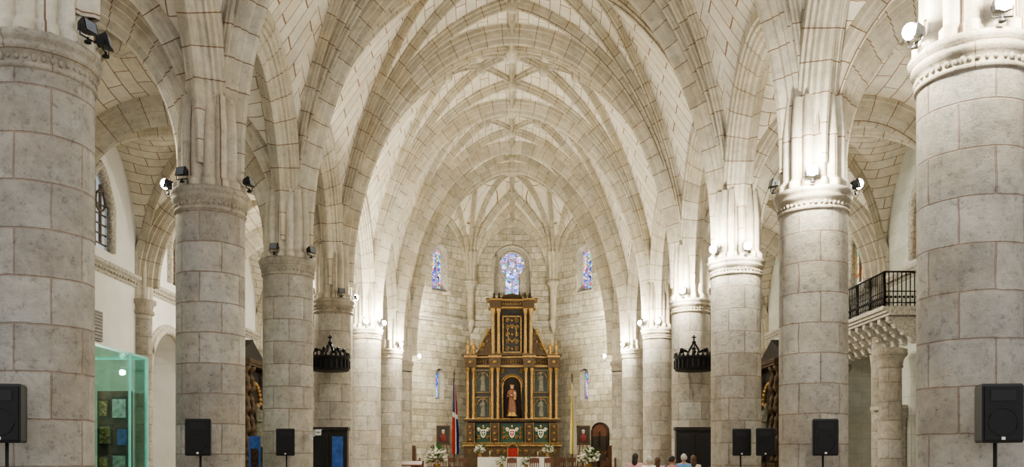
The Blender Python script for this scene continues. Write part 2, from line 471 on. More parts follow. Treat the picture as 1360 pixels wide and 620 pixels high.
T = 2.6
for s, nm, mt in ((-1, 'wall_left', M_WALL), (1, 'wall_right', M_WALLG)):
    mb = MB(); L0, L1 = 10.0, 49.0
    mb.box((L0+L1)/2, T/2, 6.5, L1-L0, T, 13.0)
    o = mb.obj(nm, [mt], kind='structure')
    M = Matrix(((0, s, 0, s*XW), (1, 0, 0, 0), (0, 0, 1, 0), (0, 0, 0, 1)))
    cs = []; I = Matrix.Identity(4); zb = 7.9 if s < 0 else 7.7
    wy = [(Y[i]+Y[i+1])/2 for i in range(6)]
    if s > 0: wy[3] = 31.0
    for i in range(6):
        yc = wy[i]
        cs.append(cutter(arch_poly(1.5, zb, 9.3, 1.1, cx=yc, pointed=True), .6, I))
        if i >= 3:
            yc = (Y[i]+Y[i+1])/2
            cs.append(cutter(arch_poly(3.6, .0, 4.4, 1.75, cx=yc - (.8 if i == 3 else 0)), 2.3, I))
    cut(o, cs)
    o.data.transform(M)
    if M.determinant() < 0: o.data.flip_normals()
    for i in range(6):
        yc = wy[i]
        g = MB()
        g.prism([(x, z) for x, z in arch_poly(1.5, zb, 9.3, 1.1, pointed=True)], .16, .20, 0)
        for k in (-.5, 0, .5): g.box(k*.75, .12, (zb+10.1)/2, .06, .08, 10.1-zb+(.2 if k == 0 else -.4), 1)
        if s < 0:
            for zz in (8.1, 8.4, 8.7, 9.0, 9.3): g.box(0, .12, zz, 1.5, .04, .04, 1)
        for cxx in (-.37, .37):
            g.path([(cxx+.3*math.cos(t*pi/8), .11, 9.4+.3*math.sin(t*pi/8)) for t in range(16)], .04, 1, 5, closed=True)
        w = g.obj('window_%d' % (i+1 + (6 if s > 0 else 0)), [M_DAY if s < 0 else M_STAINA, M_MULL], kind='structure')
        Mw = Matrix(((0, s, 0, s*XW), (1, 0, 0, yc), (0, 0, 1, 0), (0, 0, 0, 1)))
        w.data.transform(Mw)
        f = MB()
        op = arch_poly(1.5, zb, 9.3, 1.1, pointed=True)[1:] ; op.append((-.75, zb))
        f.path([(x*1.1, -.02, z) for x, z in op], .15, 0, 6)
        fo = trim(f, [M_TRIM]); fo.data.transform(Mw)
    for i in range(3, 6):
        yc = (Y[i]+Y[i+1])/2 - (.8 if i == 3 else 0)
        f = MB(); op = arch_poly(3.6, 0, 4.4, 1.75, n=24)[1:]; op.append((-1.8, 0))
        f.path([(x, -.0, z) for x, z in op], .16, 0, 8); f.path([(x*1.12, -.0, z+.12) for x, z in op], .09, 0, 6)
        fo = trim(f, [M_TRIM]); fo.data.transform(Matrix(((0, s, 0, s*XW), (1, 0, 0, yc), (0, 0, 1, 0), (0, 0, 0, 1))))
    f = MB()
    prof = [(0, 7.15), (.06, 7.2), (.10, 7.3), (.10, 7.36), (.20, 7.42), (.22, 7.52), (0, 7.56)]
    vs = []
    for yy in (10, 49):
        for d, z in prof: vs.append((s*(XW-d), yy, z))
    n = len(prof); f.add(vs, [(k, k+1, n+k+1, n+k) for k in range(n-1)])
    for k in range(190):
        f.sphere((s*(XW-.12), 10.2+k*.2, 7.28), .05, 0, 6, 4)
    trim(f, [M_TRIM])

for s, nm in ((-1, 'wall_back_left'), (1, 'wall_back_right')):
    mb = MB(); mb.box(s*9.9, .4, 6.5, 6.0, .8, 13)
    mb.obj(nm, [M_APSE], loc=(0, 48.6, 0), kind='structure')
mb = MB(); n = 60; vs = []
for yy in (-.25, .6):
    for k in range(n+1):
        x = -6.3 + 12.6*k/n; z = SPR + HN[6]*pf(x/6.0) if abs(x) < 6 else SPR - 2
        vs.append((x, yy, z - .1)); vs.append((x, yy, 22))
fs = []
for k in range(n):
    a = 2*k; fs.append((a, a+2, a+3, a+1)); b = 2*(n+1)+2*k; fs.append((b, b+1, b+3, b+2)); fs.append((a, b, b+2, a+2))
mb.add(vs, fs); mb.obj('wall_triumphal', [M_APSE], loc=(0, 48.6, 0), kind='structure')
for s in (-1, 1):
    e = thing('triumphal_pier', 'stone half-pier carrying the arch before the apse', 'column', (s*6.1, 48.0, 0), group='triumphal piers')
    mb = MB(); mb.lathe([(.62, 0), (.62, .5), (.56, .6), (.56, 6.2)], seg=40, caps=False); mb.obj('shaft', [M_COL], e)
    mb = MB(); mb.lathe([(.56, 6.25), (.60, 6.28), (.60, 6.36), (.57, 6.4), (.59, 6.55), (.66, 6.62), (.66, 6.78), (.5, 6.84)], seg=40, caps=False); mb.obj('capital', [M_CAP], e)
    mb = MB(); mb.lathe([(.50, 6.8), (.50, 8.6)], seg=60, lobes=10, lob=.14, smooth=False, caps=False); mb.obj('ribbed_pier', [M_RIB], e)

# ------------------------------------------------------------------ apse
AP = [(-6.3, 48.6), (-6.3, 52.3), (-2.7, 56.0), (2.7, 56.0), (6.3, 52.3), (6.3, 48.6)]
KEY = Vector((0, 51.8)); ASP = 13.2; AHK = 5.6; AHA = 3.7
def ah(s, t):
    q = math.sqrt(max(0, 1-(1-t)**2)); p = math.sqrt(max(0, 1-abs(s)**1.5))
    return ASP + max(AHK*q, (AHA + (AHK-AHA)*math.sin(t*pi/2))*p)
web = MB(); arib = MB()
segs = [(Vector(AP[i]), Vector(AP[i+1])) for i in range(5)] + [(Vector(AP[5]), Vector(AP[0]))]
for si, (A, B) in enumerate(segs):
    if si == 5: AHA = 5.5
    ns, ntt = 24, 18; vs = []; fs = []; uvs = []
    for j in range(ntt+1):
        t = j/ntt
        for k in range(ns+1):
            s = -math.cos(pi*k/ns); P = (A + (B-A)*(s+1)/2); Q = P + (KEY-P)*t
            vs.append((Q.x, Q.y, ah(s, t)))
    n1 = ns+1
    for j in range(ntt):
        for k in range(ns):
            q = (j*n1+k, j*n1+k+1, (j+1)*n1+k+1, (j+1)*n1+k); fs.append(q)
            uvs.append([(Vector(vs[w][:2]).dot((B-A).normalized())+20, vs[w][2] + (Vector(vs[w][:2])-KEY).length) for w in q])
    web.add(vs, fs, 0, uvs, True)
    def lin(b0, b1, prof, n=16):
        pts = []
        for k in range(n+1):
            f = k/n; f = 1-math.cos(f*pi/2)
            w = [b0[m]+(b1[m]-b0[m])*f for m in range(3)]
            Q = A*w[0] + B*w[1] + KEY*w[2]
            t = w[2]; ab = w[0]+w[1]; s = (w[1]-w[0])/ab if ab > 1e-6 else 0
            pts.append((Q.x, Q.y, ah(s, t)))
        d = Vector(pts[-1]) - Vector(pts[0]); d.z = 0
        arib.sweep(pts, d, prof)
    PA = [(x*1.25, d*1.15) for x, d in PR]
    lin((1, 0, 0), (0, 0, 1), PA)
    if si < 5:
        for tt in (.22, .5):
            lin((1, 0, 0), ((1-tt)/2, (1-tt)/2, tt), PA); lin((0, 1, 0), ((1-tt)/2, (1-tt)/2, tt), PA)
        lin((.5, .5, 0), (0, 0, 1), PA)
        lin((1, 0, 0), (.5, .5, 0), PA); lin((0, 1, 0), (.5, .5, 0), PA)
web.obj('ceiling', [M_WEB], kind='structure')
arib.lathe([(0, -.5), (.3, -.45), (.5, -.3), (.5, 0)], KEY.x, KEY.y, ASP+AHK, 16)
trim(arib, [M_RIB])

def apse_wall(i, name, holes):
    A, B = Vector(AP[i]), Vector(AP[i+1]); L = (B-A).length; c = (A+B)/2
    d = (B-A).normalized()
    mb = MB(); mb.box(0, .5, 10.4, L + .5, 1.0, 20.8)
    o = mb.obj(name, [M_APSE], kind='structure')
    if holes: cut(o, [cutter(p, dep, Matrix.Identity(4)) for p, dep in holes])
    rz = math.atan2(d.y, d.x)
    o.location = (c.x, c.y, 0); o.rotation_euler[2] = rz
    return c, rz
FR = {}
lan = arch_poly(1.25, 11.9, 14.2, .62); low = arch_poly(.7, 5.1, 6.7, .35)
rose = arch_poly(2.3, 11.9, 14.0, 1.15)
FR[0] = apse_wall(0, 'wall_apse_side_left', [])
FR[1] = apse_wall(1, 'wall_apse_left', [(lan, .55), (low, .5)])
FR[2] = apse_wall(2, 'wall_apse_center', [(rose, .5)])
FR[3] = apse_wall(3, 'wall_apse_right', [(lan, .55), (low, .5)])
FR[4] = apse_wall(4, 'wall_apse_side_right', [])
wn = 13
for i in (1, 3):
    c, rz = FR[i]
    for (w, z0, zs, r) in ((.80, 12.1, 14.2, .40), (.42, 5.25, 6.65, .21)):
        g = MB(); P = arch_poly(w, z0, zs, r)
        g.prism(P, .38, .42, 0)
        ring = P[1:] + [P[0]]
        g.path([(x, .36, z) for x, z in ring], .06, 1, 6, closed=True)
        if w > .6: g.box(0, .36, (z0+zs)/2, .05, .05, zs-z0, 1)
        outer = arch_poly(w*1.55, z0-.2, zs, r*1.5)
        vs = [(x, .42, z) for x, z in P] + [(x, .02, z) for x, z in outer]; m = len(P)
        g.add(vs, [(k, (k+1) % m, m+(k+1) % m, m+k) for k in range(m)], 1)
        g.obj('window_%d' % wn, [M_STAIN, M_TRIM], loc=(c.x, c.y, 0), rz=rz, kind='structure'); wn += 1
c, rz = FR[2]
g = MB()
disk = [(.84*math.cos(2*pi*k/32), 14.0+.84*math.sin(2*pi*k/32)) for k in range(32)]
g.prism(disk, .36, .40, 0); g.prism([(-.48, 12.05), (.48, 12.05), (.48, 13.4), (-.48, 13.4)], .36, .40, 0)
angs = [(-56 + 292*k/24)*pi/180 for k in range(25)]
inner = [(-.47, 12.05), (.47, 12.05), (.47, 13.25)] + [(.84*math.cos(a), 14+.84*math.sin(a)) for a in angs] + [(-.47, 13.25)]
outer = [(-1.2, 11.85), (1.2, 11.85), (1.2, 13.1)] + [(1.2*max(-1, min(1, 1.3*math.cos(a))), 14+1.2*math.sin(a)) for a in angs] + [(-1.2, 13.1)]
m = len(inner)
g.add([(x, .33, z) for x, z in inner] + [(x, .28, z) for x, z in outer], [(k, (k+1) % m, m+(k+1) % m, m+k) for k in range(m)], 1)
g.path([(x, .32, z) for x, z in inner], .07, 1, 6, closed=True)
for k in range(7):
    a = pi/2 + 2*pi*k/7
    cx, cz = .55*math.cos(a), 14+.55*math.sin(a)
    g.path([(cx+.24*math.cos(t*pi/6), .33, cz+.24*math.sin(t*pi/6)) for t in range(12)], .035, 1, 5, closed=True)
g.path([(.26*math.cos(t*pi/8), .33, 14+.26*math.sin(t*pi/8)) for t in range(16)], .04, 1, 5, closed=True)
g.box(0, .33, 12.6, .09, .08, 1.1, 1)
for sx in (-.24, .24): g.path([(sx+.22*math.cos(t*pi/8), .33, 12.95+.22*math.sin(t*pi/8)) for t in range(9)], .035, 1, 5)
g.obj('window_%d' % wn, [M_STAINR, M_TRIM], loc=(c.x, c.y, 0), rz=rz, kind='structure'); wn += 1
f = MB()
op = rose[1:] + [rose[0]]
f.path([(x*1.04, 56.0, z) for x, z in op], .1, 0, 6, closed=True)
trim(f, [M_TRIM])
for i in range(5):
    A, B = Vector(AP[i]), Vector(AP[i+1]); L = (B-A).length; c, rz = FR[i]
    f = MB()
    f.box(0, -.06, 10.05, L, .14, .16); f.box(0, -.1, 10.2, L, .26, .14)
    trim(f, [M_TRIM], loc=(c.x, c.y, 0), rz=rz)
for k in (1, 2, 3, 4):
    x, y = AP[k]; v = (Vector((0, 51)) - Vector((x, y))).normalized()*.1
    f = MB()
    f.lathe([(.05, 9.5), (.2, 9.9), (.34, 10.2), (.3, 10.35), (.22, 10.4), (.22, 12.1), (.29, 12.15), (.26, 12.25), (.29, 12.5), (.46, 12.65), (.46, 12.85), (.3, 12.9)], x+v.x, y+v.y, 0, 20)
    f.lathe([(.28, 12.8), (.34, 14.0), (.44, 14.7)], x+v.x, y+v.y, 0, 48, smooth=False, lobes=8, lob=.25, caps=False)
    trim(f, [M_RIB])

dn = 1
def arch_door(px, py, rz, w, h, base):
    global dn
    g = MB(); P = arch_poly(w, 0, h-w*.4, w*.4); g.prism(P, -.06, .02, 0)
    g.path([(x, -.05, z) for x, z in P[1:]+[P[0]]], .07, 1, 6)
    for sx in (-.24, .24):
        for zz in (.2, .55):
            g.box(sx*w, -.09, h*zz+.15, w*.34, .06, h*.28, 2)
    g.box(0, -.1, h*.42, .04, .05, h*.84, 1)
    g.obj('door_%d' % dn, [M_WOOD, M_DARK, M_DARK], loc=(px, py, base), rz=rz, kind='structure'); dn += 1
c, rz = FR[3]; d = Vector((math.cos(rz), math.sin(rz)))
arch_door(c.x + d.x*1.35, c.y + d.y*1.35, rz, 1.3, 3.1, .5)
c, rz = FR[4]; arch_door(c.x, c.y, rz, 1.3, 3.1, .5)
c, rz = FR[0]; arch_door(c.x, c.y, rz, 1.3, 3.1, .5)

# ------------------------------------------------------------------ main retable
RS = 21.4
def X(p): return (p-680)/RS
def ZZ(q): return 1.6+(605-q)/RS - .5
def figure(mb, x, y, z, h, robe, head, trimm=None, flat=1.0):
    mb.lathe([(.17*h, 0), (.16*h, .1*h), (.12*h, .45*h), (.13*h, .62*h), (.16*h, .74*h), (.13*h, .82*h), (.05*h, .86*h), (.04*h, .88*h)], x, y, z, 14, robe, flat=flat)
    mb.sphere((x, y, z+.93*h), .065*h, head, 10, 7, (1, 1, 1.2))
    for s in (-1, 1):
        mb.path([(x+s*.13*h, y, z+.76*h), (x+s*.17*h, y-.06*h*flat, z+.58*h), (x+s*.05*h, y-.14*h*flat, z+.60*h)], .035*h, robe, 6)
        mb.sphere((x+s*.03*h, y-.15*h*flat, z+.61*h), .028*h, head, 6, 4)
    if trimm is not None: mb.lathe([(.075*h, 0), (.085*h, .05*h), (.06*h, .03*h)], x, y, z+.97*h, 10, trimm)
def scroll(mb, cx, cz, r, s, y, mi, th=.03):
    mb.path([(cx + s*r*(1-t/20)*math.cos(t*.6), y, cz + r*(1-t/20)*math.sin(t*.6)) for t in range(18)], th, mi, 5)
ret = thing('altar_retable', 'tall gilded and dark wood baroque altarpiece with columns and painted panels', 'altarpiece', (0, 53.75, .5))
ret.scale = (.955, 1, .995)
mb = MB()
mb.box(0, .5, (ZZ(472)+0)/2, X(742)*2, .8, ZZ(472), 0)
mb.box(0, .5, (ZZ(400)+ZZ(472))/2, X(708)*2, .6, ZZ(400)-ZZ(472), 0)
mb.obj('carved_backing', [M_DARK], ret)
mb = MB()
mb.box(0, .35, ZZ(592)/2, X(747)*2, 1.1, ZZ(592), 0); mb.box(0, .32, ZZ(591), X(749)*2, 1.2, .12, 1)
for k in range(-6, 7):
    if k: scroll(mb, k*.46, ZZ(600), .14, 1 if k % 2 else -1, -.22, 1, .025)
for p in (622, 656, 704, 738):
    mb.box(X(p), .05, (ZZ(561)+ZZ(589))/2, .62, .5, ZZ(561)-ZZ(589), 0)
    mb.box(X(p), -.22, (ZZ(561)+ZZ(589))/2, .36, .06, ZZ(561)-ZZ(589)-.3, 0)
    for k in range(3): mb.sphere((X(p), -.26, ZZ(584)+k*.4), .09, 1, 8, 5)
    for s in (-1, 1): mb.box(X(p)+s*.27, -.22, (ZZ(561)+ZZ(589))/2, .03, .06, ZZ(561)-ZZ(589), 1)
for q, w in ((590, 748), (558, 747)):
    mb.box(0, .12, ZZ(q), X(w)*2, .75, .12, 0); mb.box(0, .10, ZZ(q)+.09, X(w)*2+.1, .85, .05, 1)
mb.obj('predella', [M_GOLDD, M_GOLD], ret)
for p, w in ((640, 20), (680, 32), (720, 20)):
    mb = MB()
    mb.box(X(p), .06, (ZZ(562)+ZZ(588))/2, w/RS, .1, 26/RS, 0)
    zc = (ZZ(562)+ZZ(588))/2
    shp = [(-.17, .24), (.17, .24), (.19, 0), (.12, -.20), (0, -.29), (-.12, -.20), (-.19, 0)]
    mb.prism([(X(p)+a, zc+b) for a, b in shp], -.04, .02, 1)
    mb.prism([(X(p)+a*.7, zc+b*.7) for a, b in shp], -.06, .0, 2)
    mb.box(X(p), -.065, zc, .04, .02, .28, 1); mb.box(X(p), -.065, zc+.04, .2, .02, .04, 1)
    for s in (-1, 1):
        for zz in (-.26, .22): scroll(mb, X(p)+s*.30, zc+zz, .13, s, -.02, 1 if zz > 0 else 3)
        if p == 680:
            for zz in (-.28, .0, .28): scroll(mb, X(p)+s*.56, zc+zz, .12, -s, -.02, 3)
    mb.sphere((X(p), -.04, zc+.36), .09, 3, 8, 5); mb.sphere((X(p), -.04, zc+.46), .05, 1, 8, 5)
    mb.obj('shield_panel', [M_GREEN, M_PETAL, M_FRED if p == 680 else M_GREEN, M_GOLD], ret)
def gold_column(x, z0, z1, r, y=-.1):
    h = z1-z0; mb = MB()
    prof = [(r*1.5, 0), (r*1.5, .08), (r*1.1, .12), (r*1.2, .16), (r*.95, .2), (r, .22)]
    n = 12
    for k in range(n+1):
        t = k/n; prof.append((r*(1.0 + .12*(1 if k % 2 else 0) - .12*t) if t < .35 else r*(1-.12*t), .24 + t*(h-.6)))
    prof += [(r*1.05, h-.34), (r*1.0, h-.3), (r*1.25, h-.2), (r*1.7, h-.06), (r*1.7, h)]
    mb.lathe(prof, x, y, z0, 14, 0)
    for k in range(6):
        a = k*pi/3; mb.sphere((x+r*1.2*math.cos(a), y+r*1.2*math.sin(a), z0+h-.2), r*.35, 0, 6, 4)
    mb.obj('gilded_column', [M_GOLD], ret)
for p in (618.5, 626.5, 652.5, 660.5, 699.5, 707.5, 733.5, 741.5): gold_column(X(p), ZZ(557), ZZ(487), .10)
for p in (654, 661.5, 698.5, 706): gold_column(X(p), ZZ(469), ZZ(409), .10)
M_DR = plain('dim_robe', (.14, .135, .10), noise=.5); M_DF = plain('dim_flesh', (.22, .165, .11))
for p in (639.5, 720.5):
    for q0, q1 in ((490, 521), (526, 555)):
        mb = MB(); zc = (ZZ(q0)+ZZ(q1))/2; hh = ZZ(q0)-ZZ(q1)
        mb.box(X(p), .08, zc, .95, .06, hh, 0)
        for s in (-1, 1): mb.box(X(p)+s*.46, .04, zc, .04, .12, hh, 1); mb.box(X(p), .04, zc+s*(hh/2-.03), .98, .12, .04, 1)
        mb.path([(X(p)+.36*math.cos(t*pi/10), .0, zc+hh*.12+.38*math.sin(t*pi/10)) for t in range(11)], .03, 1, 5)
        figure(mb, X(p), .05, zc-hh*.42, hh*.8, 2, 3, flat=.5)
        mb.obj('saint_painting', [M_GREEN2, M_GOLD, M_DR, M_DF], ret)
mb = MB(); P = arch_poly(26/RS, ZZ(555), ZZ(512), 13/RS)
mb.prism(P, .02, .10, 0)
mb.path([(x, -.02, z) for x, z in P[1:]+[P[0]]], .06, 1, 8, closed=True)
mb.path([(x*1.18, .0, z+.1) for x, z in P[2:]], .04, 1, 6)
for k in range(16):
    a = pi*k/15; mb.sphere((.72*math.cos(a), -.03, ZZ(512)+.72*math.sin(a)), .045, 1, 6, 4)
for s in (-1, 1): scroll(mb, s*.62, ZZ(492), .16, s, -.03, 1)
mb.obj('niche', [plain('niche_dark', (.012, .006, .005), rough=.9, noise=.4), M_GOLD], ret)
mb = MB()
for (q, w, h, y, d, mi) in ((486, 745, .12, .0, .9, 1), (480, 744, .46, .1, .7, 0), (474, 747, .10, -.02, 1.0, 1), (471, 749, .07, -.06, 1.1, 0)):
    mb.box(0, y+.15, ZZ(q), X(w)*2, d, h, mi)
for k in range(34): mb.sphere((X(618+k*124/33), -.17, ZZ(480)), .065, 1, 6, 4)
for (q, w, h, mi) in ((470, 712, .16, 0), (408, 713, .10, 1), (403, 711, .38, 0), (398, 715, .10, 1), (396, 716, .06, 0)):
    mb.box(0, .15, ZZ(q), X(w)*2, .9 if mi else .75, h, mi)
for k in range(16): mb.sphere((X(654+k*52/15), -.2, ZZ(403)), .065, 1, 6, 4)
for p in (622.5, 656.5, 703.5, 737.5): mb.box(X(p), -.35, ZZ(480), .75, .3, .75, 0); mb.box(X(p), -.37, ZZ(474)+.02, .85, .4, .12, 1); mb.sphere((X(p), -.52, ZZ(481)), .12, 1, 8, 5)
for p in (657.5, 702.5): mb.box(X(p), -.3, ZZ(403), .7, .25, .55, 0); mb.box(X(p), -.32, ZZ(398)+.02, .8, .35, .1, 1)
mb.obj('entablature', [M_GOLDD, M_GOLD], ret)
mb = MB()
mb.prism([(X(664), ZZ(396)), (X(696), ZZ(396)), (X(692), ZZ(391)), (X(680), ZZ(388)), (X(668), ZZ(391))], 0, .3, 0)
for p in (655, 662, 698, 705): mb.lathe([(.1, 0), (.13, .12), (.05, .22), (.08, .32), (0, .45)], X(p), .1, ZZ(396), 8, 0)
mb.obj('cresting', [M_GOLDD], ret)
mb = MB(); zc = (ZZ(418)+ZZ(468))/2; hh = ZZ(418)-ZZ(468)
mb.box(0, .12, zc, 26/RS, .1, hh, 0)
for s in (-1, 1): mb.box(s*12.5/RS, .02, zc, .07, .2, hh, 1); mb.box(0, .02, zc+s*(hh/2-.05), 26/RS, .2, .07, 1)
for s in (-1, 1):
    for k in range(5): scroll(mb, s*.3, zc-hh*.38+k*hh*.19, .15, s*(1 if k % 2 else -1), .03, 1, .028)
mb.path([(.30*math.cos(t*pi/8), .02, zc+.1+.5*math.sin(t*pi/8)) for t in range(16)], .035, 1, 6, closed=True)
for k in range(5): mb.sphere((0, .02, zc-hh*.38+k*hh*.19), .08, 1, 8, 5)
mb.obj('relief_panel', [M_DARK, M_GOLD], ret)
for s in (-1, 1):
    mb = MB()
    pl = [(s*X(709), ZZ(470)), (s*X(709), ZZ(432))]
    for k in range(9):
        t = k/8; pl.append((s*(X(711)+ (X(738)-X(711))*t), ZZ(436 + 34*(1-(1-t)**1.8)) + .18*math.sin(t*pi*2)))
    mb.prism(pl if s > 0 else list(reversed(pl)), .1, .4, 0)
    mb.path([(x, .05, z) for x, z in pl[2:]], .055, 1, 8)
    for (cx, cz, r0) in ((X(735), ZZ(465), .26), (X(714), ZZ(440), .22), (X(722), ZZ(460), .2)): scroll(mb, s*cx, cz, r0, s, .02, 1, .035)
    for k in range(5): mb.sphere((s*X(714+k*5), .05, ZZ(452+k*3.2)), .07, 1, 6, 4)
    mb.obj('volute', [M_GOLDD, M_GOLD], ret)
for p in (619, 627, 733, 741):
    mb = MB(); mb.lathe([(.12, 0), (.14, .15), (.05, .22), (.17, .45), (.12, .6), (.04, .68), (.08, .78), (0, 1.0)], X(p), .0, ZZ(470), 10, 0); mb.obj('finial', [M_GOLD], ret)
st = thing('virgin_statue', 'robed saint statue in red and gold standing in the niche', 'statue', (0, 53.45, .5+ZZ(553)))
mb = MB(); mb.lathe([(.32, 0), (.32, .1), (.23, .16), (.26, .26)], 0, 0, 0, 16, 0); mb.obj('pedestal', [M_GOLD], st)
mb = MB(); figure(mb, 0, 0, .26, 1.65, 0, 1, 2); mb.sphere((.17, -.2, 1.4), .09, 1, 8, 6); mb.lathe([(.1, 0), (.07, .33), (.03, .37)], .17, -.18, 1.02, 8, 2)
mb.obj('robed_body', [plain('robe_redgold', (.16, .06, .03), noise=.7, nscale=12), M_SKIN, M_GOLD], st)

# ------------------------------------------------------------------ sanctuary furniture
al = thing('altar_table', 'white cloth-covered altar table', 'altar', (.1, 47.0, .5))
mb = MB()
mb.box(0, 0, .5, 3.5, .8, .98); mb.obj('table_body', [M_TRIM], al)
mb = MB(); mb.box(0, 0, 1.0, 3.9, 1.0, .05)
n = 40; vs = []
for k in range(n+1):
    x = -1.95+3.9*k/n; yy = -.5-.02*math.sin(k*1.3)
    vs += [(x, -.5, 1.02), (x, yy, .35)]
mb.add(vs, [(2*k, 2*k+1, 2*k+3, 2*k+2) for k in range(n)], 0, None, True)
mb.obj('altar_cloth', [M_WHITE], al)
def candle(x):
    e = thing('candlestick', 'brass candlestick with white candle on the altar', 'candlestick', (x, 47.0, 1.53), group='altar candlesticks')
    mb = MB(); mb.lathe([(.08, 0), (.08, .02), (.02, .05), (.03, .1), (.05, .13)], seg=12); mb.obj('holder', [M_GOLD], e)
    mb = MB(); mb.lathe([(.02, .12), (.02, .3), (.003, .31)], seg=10); mb.obj('candle', [M_WHITE], e)
candle(-1.2); candle(1.4)

def flowers(x, y, z, r, label, stand):
    e = thing('flower_arrangement', label, 'flowers', (x, y, z), group='altar flowers')
    mb = MB()
    if stand > 0: mb.lathe([(.2, 0), (.2, .03), (.03, .08), (.03, stand-.05), (.1, stand)], seg=12)
    mb.lathe([(.08, stand), (.18*r/.5, stand+.15), (.14*r/.5, stand+.22)], seg=14)
    mb.obj('vase', [M_GOLD], e)
    lf = MB(); fl = MB(); cz = stand + .15 + r*.75
    for k in range(90):
        a = random.random()*2*pi; t = math.acos(random.uniform(-.6, 1)); rr = r*random.uniform(.6, 1.15)
        p = Vector((rr*math.sin(t)*math.cos(a), rr*math.sin(t)*math.sin(a), cz+.9*rr*math.cos(t)))
        d = (p-Vector((0, 0, cz))).normalized(); sd = d.cross(Vector((.3, .2, 1))).normalized()*.07*r/.5; tip = p+d*.2*r/.5
        lf.add([p-sd, p+sd, tip], [(0, 1, 2)]); lf.add([(0, 0, cz-.3*r), tuple(p+sd*.2), tuple(p-sd*.2)], [(0, 1, 2)])
    lf.obj('foliage', [M_LEAF], e)
    for k in range(70):
        a = random.random()*2*pi; t = math.acos(random.uniform(-.5, 1)); rr = r*random.uniform(.75, 1)
        c = (rr*math.sin(t)*math.cos(a), rr*math.sin(t)*math.sin(a), cz+.9*rr*math.cos(t))
        fl.sphere(c, r*.12, 0, 7, 4, (1, 1, .7))
        for q in range(5):
            b = q*2*pi/5; fl.sphere((c[0]+r*.09*math.cos(b), c[1]+r*.09*math.sin(b), c[2]+.01), r*.065, 0, 5, 3)
    fl.obj('blossoms', [M_PETAL], e)
flowers(-4.05, 46.6, .5, .58, 'large white flower arrangement on a stand', .45)
flowers(4.15, 46.6, .5, .58, 'large white flower arrangement on a stand', .45)
flowers(-1.75, 47.0, 1.53, .32, 'small white flower bouquet on the altar', 0.0)
flowers(1.95, 47.0, 1.53, .32, 'small white flower bouquet on the altar', 0.0)
flowers(-.55, 45.9, .5, .30, 'low white flower bouquet on a stand before the altar', .42)
flowers(.75, 45.9, .5, .30, 'low white flower bouquet on a stand before the altar', .42)

def flag(x, y, z, kind):
    lab = 'furled blue, white and red flag on a tall pole' if kind == 'n' else 'furled yellow and white flag on a tall pole'
    e = thing('flag', lab, 'flag', (x, y, z))
    mb = MB(); mb.lathe([(.22, 0), (.22, .05), (.06, .1), (.035, .2), (.03, 5.4), (.05, 5.42), (.06, 5.5), (0, 5.75)], seg=12); mb.obj('pole', [M_GOLDD], e)
    fl = MB(); n, m = 16, 30
    vs = []; ww = .20 if kind == 'n' else .17
    for j in range(m+1):
        t = j/m; z2 = 5.2 - 4.0*t; w = .08 + ww*min(1, t*1.4)
        for k in range(n+1):
            u = k/n
            vs.append(((u-.3)*w*1.4, -.07 + .08*math.sin(u*16+t*1.5)*min(1, t*2+.3), z2 - u*.35*(1-t)))
    for j in range(m):
        for k in range(n):
            q = (j*(n+1)+k, j*(n+1)+k+1, (j+1)*(n+1)+k+1, (j+1)*(n+1)+k)
            if kind == 'n':
                if k in (7, 8, 9) or 13 <= j <= 14: mi = 1
                elif (k < 8) == (j < 13): mi = 0
                else: mi = 2
            else: mi = 0 if k < 11 else 1
            fl.add([vs[a] for a in q], [(0, 1, 2, 3)], mi, None, True)
    fl.obj('cloth', [M_BLUE if kind == 'n' else M_YEL, M_WHITE, M_FRED], e)
flag(-3.1, 46.4, .5, 'n'); flag(3.30, 47.6, .5, 'v')

def easel_painting(x, y, label, c):
    e = thing('framed_painting', label, 'painting', (x, y, .5))
    mb = MB()
    for s in (-1, 1): mb.path([(s*.45, -.1, 0), (s*.1, .12, 2.4)], .03, 0, 6)
    mb.path([(0, .7, 0), (0, .14, 2.3)], .03, 0, 6); mb.box(0, -.05, 1.75, .9, .1, .05, 0)
    mb.obj('easel', [M_WOOD], e)
    mb = MB()
    for s in (-1, 1): mb.box(s*.36, 0, 2.32, .09, .07, 1.1, 0); mb.box(0, 0, 2.32+s*.53, .8, .07, .09, 0)
    mb.obj('frame', [M_GOLDD], e)
    mb = MB(); mb.box(0, .02, 2.32, .66, .03, 1.0, 0)
    mb.sphere((0, -.0, 2.50), .09, 1, 10, 6, (1, .15, 1.25)); mb.sphere((0, 0.0, 2.14), .22, 2, 12, 6, (1, .1, 1.1)); mb.sphere((0, -.0, 2.60), .09, 3, 10, 6, (1.1, .15, .6))
    mb.obj('canvas', [M_DARK, M_SKIN, c, M_PAPER], e)
easel_painting(-4.1, 51.6, 'framed portrait of a person in red robe on an easel', M_DRED)
easel_painting(4.25, 51.6, 'framed portrait of a person in red and green on an easel', M_DRED)

